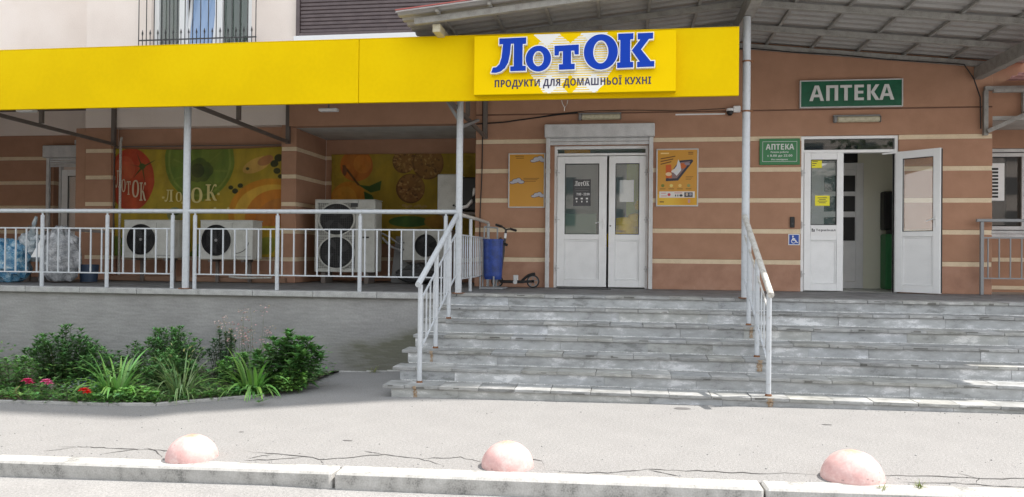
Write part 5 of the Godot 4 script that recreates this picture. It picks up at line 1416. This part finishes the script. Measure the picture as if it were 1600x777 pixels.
func blade(m: MB, p: Vector3, dir: Vector3, l: float, w: float, droop: float, n := 5):
	# a strap leaf that rises and arches over, with a channel along its middle
	var side := dir.cross(Vector3.UP).normalized()
	var pts := []
	var pos := p; var d := dir.normalized()
	for i in n + 1:
		var t := float(i) / n
		var ww := w * (.75 + .6 * t if t < .4 else .99) * (1.0 - pow(t, 3.0))
		pts.append([pos - side * ww, pos + Vector3(0, -.18 * ww, 0), pos + side * ww])
		d = (d + Vector3(0, -droop * (.4 + t) / n * 2.0, 0)).normalized()
		pos += d * l / n
	for i in n:
		var up := (dir.cross(side)).normalized()
		m.auto([pts[i][0], pts[i][1], pts[i + 1][1], pts[i + 1][0]], Vector3.UP); m.auto([pts[i][1], pts[i][2], pts[i + 1][2], pts[i + 1][1]], Vector3.UP)

func leaf(m: MB, p: Vector3, d: Vector3, l: float, w: float, up := Vector3.UP):
	var s := d.cross(up).normalized()
	var nrm := s.cross(d).normalized()
	var mid := p + d * l * .42 + Vector3(0, -.03 * l, 0)
	var tip := p + d * l + Vector3(0, -.22 * l, 0)
	m.auto([p, mid - s * w + nrm * w * .3, mid], up); m.auto([p, mid, mid + s * w + nrm * w * .3], up)
	m.auto([mid - s * w + nrm * w * .3, tip, mid], up); m.auto([mid, tip, mid + s * w + nrm * w * .3], up)

func stems_bush(t: Node3D, rng: RandomNumberGenerator, rx: float, rz: float, h: float, n: int, per: int, ll: float, lw: float, base: Color, upright := .75):
	var st := MB.new(); var m := MB.new()
	for i in n:
		var a := rng.randf() * TAU; var q := sqrt(rng.randf())
		var foot := Vector3(cos(a) * q * rx * .45, 0, sin(a) * q * rz * .45)
		var top := Vector3(cos(a) * q * rx * .92, h * (1.0 - .45 * q * q) * rng.randf_range(.82, 1.06), sin(a) * q * rz * .92)
		var mid := (foot + top) * .5 + Vector3(0, h * .08, 0)
		st.col = leafcol(rng, Color(.06, .08, .03)); st.path([foot, mid, top], .005, 4, .002)
		for k in per:
			var f := lerpf(.12, 1.0, float(k + rng.randf()) / per)
			var p := foot.lerp(mid, f * 2) if f < .5 else mid.lerp(top, f * 2 - 1)
			var th := k * 2.4 + rng.randf()
			var d := Vector3(cos(th), upright * (f - .2) + rng.randf_range(-.1, .35), sin(th)).normalized()
			m.col = leafcol(rng, base)
			leaf(m, p, d, ll * rng.randf_range(.7, 1.2), lw * rng.randf_range(.8, 1.2))
		for k in 5: # tip rosette
			var th := k * TAU / 5 + rng.randf()
			m.col = leafcol(rng, base * 1.35); leaf(m, top, Vector3(cos(th), 1.1, sin(th)).normalized(), ll * .7, lw * .9)
	put(st.done(), "stems", mats.leaf, t).set_meta("kind", "stuff")
	var o := put(m.done(), "foliage", mats.leaf, t); o.set_meta("kind", "stuff")

func clump(t: Node3D, rng: RandomNumberGenerator, r: float, h: float, n: int, w: float, base: Color, droop := .9, called := "leaf_blades"):
	var m := MB.new()
	for i in n:
		var a := rng.randf() * TAU
		var o := Vector3(cos(a), 0, sin(a)) * r * .28 * sqrt(rng.randf())
		a += rng.randf_range(-.6, .6)
		var lean := rng.randf_range(.2, 1.5)
		m.col = leafcol(rng, base, .3)
		blade(m, o, Vector3(cos(a) * lean, 1.15, sin(a) * lean), h * rng.randf_range(.85, 1.55), w * rng.randf_range(.7, 1.25), droop * rng.randf_range(.7, 1.5) * (.55 + .6 * lean), 7)
	var o2 := put(m.done(), called, mats.leaf, t); o2.set_meta("kind", "stuff")

func plant(label: String, called: String, x: float, z: float, category := "plant") -> Node3D:
	return thing(called, label, category, Vector3(x, g(x) + .02, z))

func bloom(parent: Node, p: Vector3, r: float, m_: Material, rng: RandomNumberGenerator, called := "flower_head"):
	var m := MB.new()
	for ring in 3:
		for k in 7:
			var a := TAU * k / 7 + ring * .5 + rng.randf() * .3
			var d := Vector3(cos(a), .25 + ring * .55, sin(a)).normalized()
			leaf(m, p, d, r * (1.1 - .2 * ring), r * .38)
	put(m.done(), called, m_, parent)

func build_garden():
	var rng := RandomNumberGenerator.new(); rng.seed = 99
	# bed outline, from the left edge to where it meets the wall
	var edge := [Vector2(-12, 4.86), Vector2(-9, 4.9), Vector2(-6.87, 4.91), Vector2(-6.36, 4.87), Vector2(-5.6, 4.83), Vector2(-5.1, 4.73), Vector2(-4.55, 4.42), Vector2(-4.09, 4.21), Vector2(-3.93, 4.0), Vector2(-3.90, 3.6), Vector2(-4.0, 2.4)]
	var m := MB.new()
	var prev: Vector2 = edge[0]
	for i in range(1, edge.size()):
		var e: Vector2 = edge[i]
		var n := 5
		for k in n:
			var pts := []
			for q in [[prev, k], [e, k], [e, k + 1], [prev, k + 1]]:
				var v: Vector2 = q[0]
				var z := lerpf(2.30, v.y, float(q[1]) / n)
				pts.append(Vector3(v.x, g(v.x) + .012 + .028 * sin(PI * clampf((z - 2.3) / maxf(.1, v.y - 2.3), 0, 1)) + (.012 * sin(v.x * 9 + z * 7) if q[1] < n else 0.0), z))
			m.auto(pts, Vector3.UP)
		prev = e
	var soil := put(m.done(), "soil", mats.soil); tag(soil, "dark soil of the flower bed against the grey wall", "soil", "", "structure")
	var ed := thing("bed_edging", "thin pale kerb edging along the front of the flower bed", "edging")
	for i in range(0, 7):
		var a: Vector2 = edge[i]; var b: Vector2 = edge[i + 1]
		m = MB.new(); m.beam(Vector3(a.x, g(a.x) + .008, a.y), Vector3(b.x, g(b.x) + .008, b.y), .05, .05, .008); put(m.done(), "edging_strip", mats.kerb, ed)
	# --- the plants, left to right
	var dk := Color(.068, .165, .048); var mid := Color(.11, .27, .06); var br := Color(.19, .40, .09); var gy := Color(.16, .25, .10)
	var t := plant("pale green leafy plant at the left edge of the flower bed", "leafy_plant", -7.25, 4.3)
	stems_bush(t, rng, .34, .3, .42, 26, 12, .11, .018, Color(.10, .22, .06), .6)
	t = plant("tall dark green bush with narrow leaves at the left of the bed", "dark_bush", -7.1, 3.65, "bush")
	stems_bush(t, rng,   .54, .42, .68, 70, 26, .13, .016, dk, .55)
	t = plant("low dark bush filling the gap right of the tallest left bush", "dark_bush", -6.55, 3.75, "bush")
	stems_bush(t, rng, .36, .3, .42, 34, 18, .12, .016, dk * 1.1, .5)
	t = plant("small dark plant against the wall behind the bright lily clump", "dark_bush", -6.38, 3.3, "bush")
	stems_bush(t, rng, .22, .2, .52, 16, 16, .10, .016, dk, .6)
	t = plant("bright green daylily clump with arching leaves left of the round bush", "daylily", -5.85, 4.35)
	clump(t, rng, .40, .44, 80, .020, br)
	t = plant("round dense dark green bush in the middle of the bed", "round_bush", -5.82, 3.35, "bush")
	stems_bush(t, rng, .50, .42, .70, 90, 26, .12, .013, dk * 1.15, .45)
	t = plant("dark leafy bush low in front of the round bush", "dark_bush", -5.45, 3.9, "bush")
	stems_bush(t, rng, .36, .32, .45, 40, 18, .12, .015, dk * 1.15, .5)
	t = plant("greyish green grassy clump with seed heads right of the round bush", "grass_clump", -5.08, 4.28)
	clump(t, rng, .46, .42, 130, .008, gy * 1.1, .95)
	m = MB.new()
	for i in 22:
		var a := rng.randf() * TAU; var p := Vector3(cos(a) * .3 * rng.randf(), .38 + rng.randf() * .2, sin(a) * .3 * rng.randf())
		m.col = leafcol(rng, Color(.30, .30, .12)); leaf(m, p, Vector3(cos(a), .8, sin(a)).normalized(), .09, .008)
	put(m.done(), "seed_heads", mats.leaf, t).set_meta("kind", "stuff")
	t = plant("small upright dark shrub against the wall beside the pink flower stems", "upright_shrub", -5.16, 3.2, "shrub")
	stems_bush(t, rng, .22, .2, .74, 26, 26, .09, .014, Color(.06, .13, .06), .7)
	t = plant("tall thin stems with small pale pink flowers against the wall", "pink_flowers", -4.82, 3.2)
	m = MB.new(); var fl := MB.new()
	for i in 26:
		var a := rng.randf() * TAU; var q := sqrt(rng.randf()) * .34
		var top := Vector3(cos(a) * q * 1.25, rng.randf_range(.45, .98), sin(a) * q * .8)
		m.col = leafcol(rng, Color(.10, .14, .06)); m.path([Vector3(cos(a) * q * .3, 0, sin(a) * q * .3), top * Vector3(.7, .55, .7) + Vector3(rng.randf_range(-.05, .05), 0, rng.randf_range(-.05, .05)), top], .0028, 4, .0012)
		for k in 8:
			var b := top + Vector3(rng.randf_range(-.08, .08), rng.randf_range(-.12, .03), rng.randf_range(-.04, .04))
			fl.col = [Color(.62, .36, .37), Color(.60, .45, .40), Color(.40, .33, .22)][rng.randi() % 3]
			for w in 3: leaf(fl, b, Vector3(rng.randf_range(-1, 1), rng.randf_range(.2, 1), rng.randf_range(-1, 1)).normalized(), .028, .010)
		for k in 4:
			var f := rng.randf_range(.15, .7)
			m.col = leafcol(rng, Color(.07, .13, .05)); leaf(m, top * f, Vector3(rng.randf_range(-1, 1), .4, rng.randf_range(-1, 1)).normalized(), .07, .006)
	put(m.done(), "stems", mats.leaf, t).set_meta("kind", "stuff"); put(fl.done(), "blossoms", mats.leaf, t).set_meta("kind", "stuff")
	t = plant("low green leafy filler under the pink flower stems", "leafy_plant", -4.72, 3.55)
	stems_bush(t, rng, .36, .3, .40, 30, 14, .11, .018, mid, .5)
	t = plant("green daylily clump with arching leaves between the grass and the peony", "daylily", -4.32, 4.02)
	clump(t, rng, .40, .44, 75, .018, br * .88)
	t = plant("glossy dark peony bush with broad leaves at the right end of the bed", "peony_bush", -3.96, 3.80, "bush")
	stems_bush(t, rng, .46, .40, .66, 50, 18, .17, .030, Color(.062, .16, .04), .5)
	t = plant("small bright leafy plant at the right tip of the bed", "leafy_plant", -3.86, 3.98)
	stems_bush(t, rng, .22, .2, .24, 20, 10, .08, .022, br * .9, .4)
	# flowers one can tell apart
	for f in [[-6.74, 4.68, .19, mats.magenta, "magenta flower at the left end of the bed, nearer the edge of the picture"], [-6.50, 4.68, .19, mats.magenta_pale, "pink and magenta flower just right of the leftmost one in the bed"], [-5.93, 4.80, .13, mats.petal, "single red flower low at the front of the bed"]]:
		t = plant(f[4], "flower", f[0], f[1], "flower")
		m = MB.new(); m.col = Color(.05, .10, .03); m.path([Vector3(0, 0, 0), Vector3(.01, f[2] * .5, 0), Vector3(0, f[2], 0)], .004, 4); put(m.done(), "stem", mats.leaf, t)
		bloom(t, Vector3(0, f[2], 0), .072, f[3], rng); bloom(t, Vector3(.055, f[2] - .02, .02), .055, f[3], rng)
	t = plant("straw coloured dry grass tuft at the left front corner of the bed", "dry_grass", -6.9, 4.72)
	clump(t, rng, .2, .12, 60, .004, Color(.34, .28, .12), 1.2)
	t = plant("bright green rosette at the front of the bed below the daylily", "leafy_plant", -5.42, 4.6)
	stems_bush(t, rng, .28, .12, .15, 24, 8, .08, .022, br, .4)
	# ground cover
	m = MB.new()
	for i in 4200:
		var x := rng.randf_range(-9.5, -3.88)
		var zmax := 4.86
		for k in edge.size() - 1:
			if x >= edge[k].x and x <= edge[k + 1].x: zmax = lerpf(edge[k].y, edge[k + 1].y, (x - edge[k].x) / (edge[k + 1].x - edge[k].x))
		var z := zmax - .0 - pow(rng.randf(), 1.5) * (zmax - 2.5)
		var p := Vector3(x, g(x) + rng.randf_range(.02, .10) + (rng.randf_range(.05, .30) if i % 5 == 0 and z < zmax - .25 else 0.0), z)
		m.col = leafcol(rng, [dk * 1.3, mid, mid * .8, br * .7][rng.randi() % 4], .35)
		for k in 3:
			var a := rng.randf() * TAU
			leaf(m, p, Vector3(cos(a), rng.randf_range(.1, .9), sin(a)).normalized(), rng.randf_range(.05, .10), rng.randf_range(.010, .020))
	var gc := put(m.done(), "ground_cover", mats.leaf); tag(gc, "low mixed green leaves covering the flower bed soil", "ground cover", "", "stuff")
	m = MB.new()
	for i in 36:
		var x := rng.randf_range(-6.5, -5.95); var z := rng.randf_range(4.1, 4.7)
		m.col = Color(.12, .12, .34) if i % 3 else Color(.5, .48, .55)
		for k in 5:
			var a := TAU * k / 5
			leaf(m, Vector3(x, g(x) + rng.randf_range(.10, .17), z), Vector3(cos(a), .4, sin(a)).normalized(), .022, .008)
	gc = put(m.done(), "blue_flowers", mats.leaf); tag(gc, "scattering of tiny blue violet flowers low in the bed left of the daylily", "flowers", "", "stuff")
	# weeds in joints
	var wi := 0
	for w in [[-3.38, 2.42, .09, "tuft of weeds at the foot of the grey wall"], [1.74, 7.13, .05, "tiny weeds in the kerb joint at the foot of the right bollard"], [2.0, 7.06, .045, "tiny yellowish weeds along the kerb right of the right bollard"]]:
		t = thing("weed_tuft", w[3], "weeds", Vector3(w[0], g(w[0]) + .003, w[1]))
		clump(t, rng, w[2] * 1.6, w[2], 26, .003, Color(.16, .19, .05), 1.1)
		wi += 1

# ---------------------------------------------------------------- unseen street side: reflections for the glass, left trees added to shade the porch
func build_opposite():
	var b := thing("opposite_building", "pale block of flats across the street, seen only reflected in glass", "building", Vector3(4, 0, 62))
	slab(b, "wall", mats.beige, -40, 40, -1.2, 16, 0, 10)
	for r in 5:
		for c in 17:
			slab(b, "window", mats.glass_block, -38 + c * 4.6, -36.2 + c * 4.6, .3 + r * 3.1, 1.9 + r * 3.1, -.06, -.002)
	var rng := RandomNumberGenerator.new(); rng.seed = 4
	var T := [[-21.0, 18.0, 5.6, "far left, unseen, added to shade the porch"], [-16.0, 16.0, 5.4, "left, close to the kerb, unseen, added to shade the porch"], [-11.0, 18.0, 5.8, "left, the second from the camera, unseen, added to shade the porch"], [-6.5, 22.0, 5.6, "left, the nearest to the camera, unseen, added to shade the porch"], [-14.0, 25.0, 6.4, "left, in the back of the group, unseen, added to shade the porch"], [5.0, 36.0, 4.6, "right, before the pale flats"], [15.0, 38.0, 4.8, "far right, before the pale flats"]]
	for i in T.size():
		var h: float = T[i][2]
		var t := thing("offscreen_tree", "leafy dark street tree across the road, %s" % T[i][3], "tree", Vector3(T[i][0], -1.2, T[i][1]), "street trees across the road")
		var m := MB.new(); m.tube(Vector3.ZERO, Vector3(.1, 2.6, 0), .2, 10, .13); m.tube(Vector3(.1, 2.5, 0), Vector3(.9, 4.3, .4), .1, 8, .03); m.tube(Vector3(.1, 2.5, 0), Vector3(-.8, 4.4, -.3), .1, 8, .03)
		put(m.done(), "trunk", mats.dark_steel, t)
		m = MB.new()
		for k in 2400:
			var d := Vector3(rng.randfn(), rng.randfn(), rng.randfn()).normalized() * pow(rng.randf(), .4)
			var p := Vector3(0, h, 0) + d * Vector3(3.4, 4.6, 3.2) * (1.0 + .25 * sin(d.x * 7 + d.y * 5 + i))
			m.col = leafcol(rng, Color(.05, .12, .03))
			leaf(m, p, Vector3(rng.randf_range(-1, 1), rng.randf_range(-.4, .6), rng.randf_range(-1, 1)).normalized(), .62, .22)
		var o := put(m.done(), "crown", mats.leaf, t); o.set_meta("kind", "stuff")

func _ready():
	# camera
	var cam := Camera3D.new(); cam.name = "camera"
	cam.position = Vector3(0, .5404, 12.6)
	cam.rotation = Vector3(.0077, .1434, .0097)
	cam.fov = rad_to_deg(2.0 * atan(388.5 / 1200.0)); cam.near = .05; cam.far = 500
	add_child(cam); cam.current = true
	# sky, sun, exposure
	var we := WorldEnvironment.new(); we.name = "environment"
	var env := Environment.new()
	env.background_mode = Environment.BG_SKY
	var sk := Sky.new(); var pm := ProceduralSkyMaterial.new()
	pm.sky_top_color = Color(.675, .695, .72); pm.sky_horizon_color = Color(.97, .97, .96); pm.sky_curve = .16
	pm.ground_bottom_color = Color(.4, .39, .38); pm.ground_horizon_color = Color(.72, .73, .74)
	pm.sky_energy_multiplier = 1.3
	sk.sky_material = pm; env.sky = sk
	env.ambient_light_source = Environment.AMBIENT_SOURCE_SKY
	env.tonemap_mode = Environment.TONE_MAPPER_LINEAR; env.tonemap_exposure = 2.05
	env.sdfgi_enabled = true; env.ssao_enabled = true; env.ssil_enabled = true
	we.environment = env; add_child(we)
	var sun := DirectionalLight3D.new(); sun.name = "sun"
	sun.light_energy = 1.15; sun.light_color = Color(1.0, .975, .94); sun.light_angular_distance = .5; sun.shadow_enabled = true
	var towards := Vector3(.55, 1.0, -.163).normalized()
	add_child(sun)
	sun.look_at_from_position(towards * 50.0, Vector3.ZERO, Vector3.UP)
	# materials
	make_materials(); build_room_materials()
	mats.paint_dull = plain(.26, .27, .28, .5); mats.pink_sheet = plain(.60, .33, .32, .5); mats.sign_white = plain(.66, .67, .66, .5); mats.blue_sign = plain(.015, .07, .36, .4)
	mats.print_pale = plain(.55, .42, .28, .7); mats.print_faint = plain(.62, .53, .22, .7)
	mats.bag_blue = textured(51, 256, .5, [[4, .6, 4], [20, .4, 3]], [[.3, C(.03, .13, .26)], [.5, C(.09, .27, .44)], [.62, C(.30, .46, .56)], [.8, C(.62, .70, .74)]], .25, 2.5); mats.bag_clear = textured(52, 256, .5, [[4, .6, 4], [20, .4, 3]], [[.3, C(.25, .32, .36)], [.5, C(.45, .5, .53)], [.7, C(.72, .75, .77)]], .25, 2.5); mats.bag_grey = textured(53, 256, .6, [[4, .6, 4], [20, .4, 3]], [[.3, C(.16, .17, .18)], [.5, C(.33, .34, .36)], [.7, C(.60, .61, .63)]], .3, 2.5); mats.bag_navy = plain(.03, .05, .09, .4)
	mats.bin_blue = textured(54, 128, .4, [[3, .6, 4], [24, .4, 2]], [[.25, C(.015, .035, .13)], [.5, C(.014, .045, .24)], [.8, C(.03, .075, .32)]], .45, .6); mats.plank = plain(.25, .15, .10, .9)
	mats.magenta = plain(.66, .04, .16, .6); mats.magenta_pale = plain(.78, .16, .34, .6)
	mats.glass_block = plain(.06, .08, .10, .1)
	# the large structure first, then the things, small ones last
	build_ground(); build_building(); build_porch()
	build_canopy(); build_fascia(); build_railings()
	build_signs(); build_banners(); build_acs(); build_loose(); build_domes(); build_garden(); build_opposite()
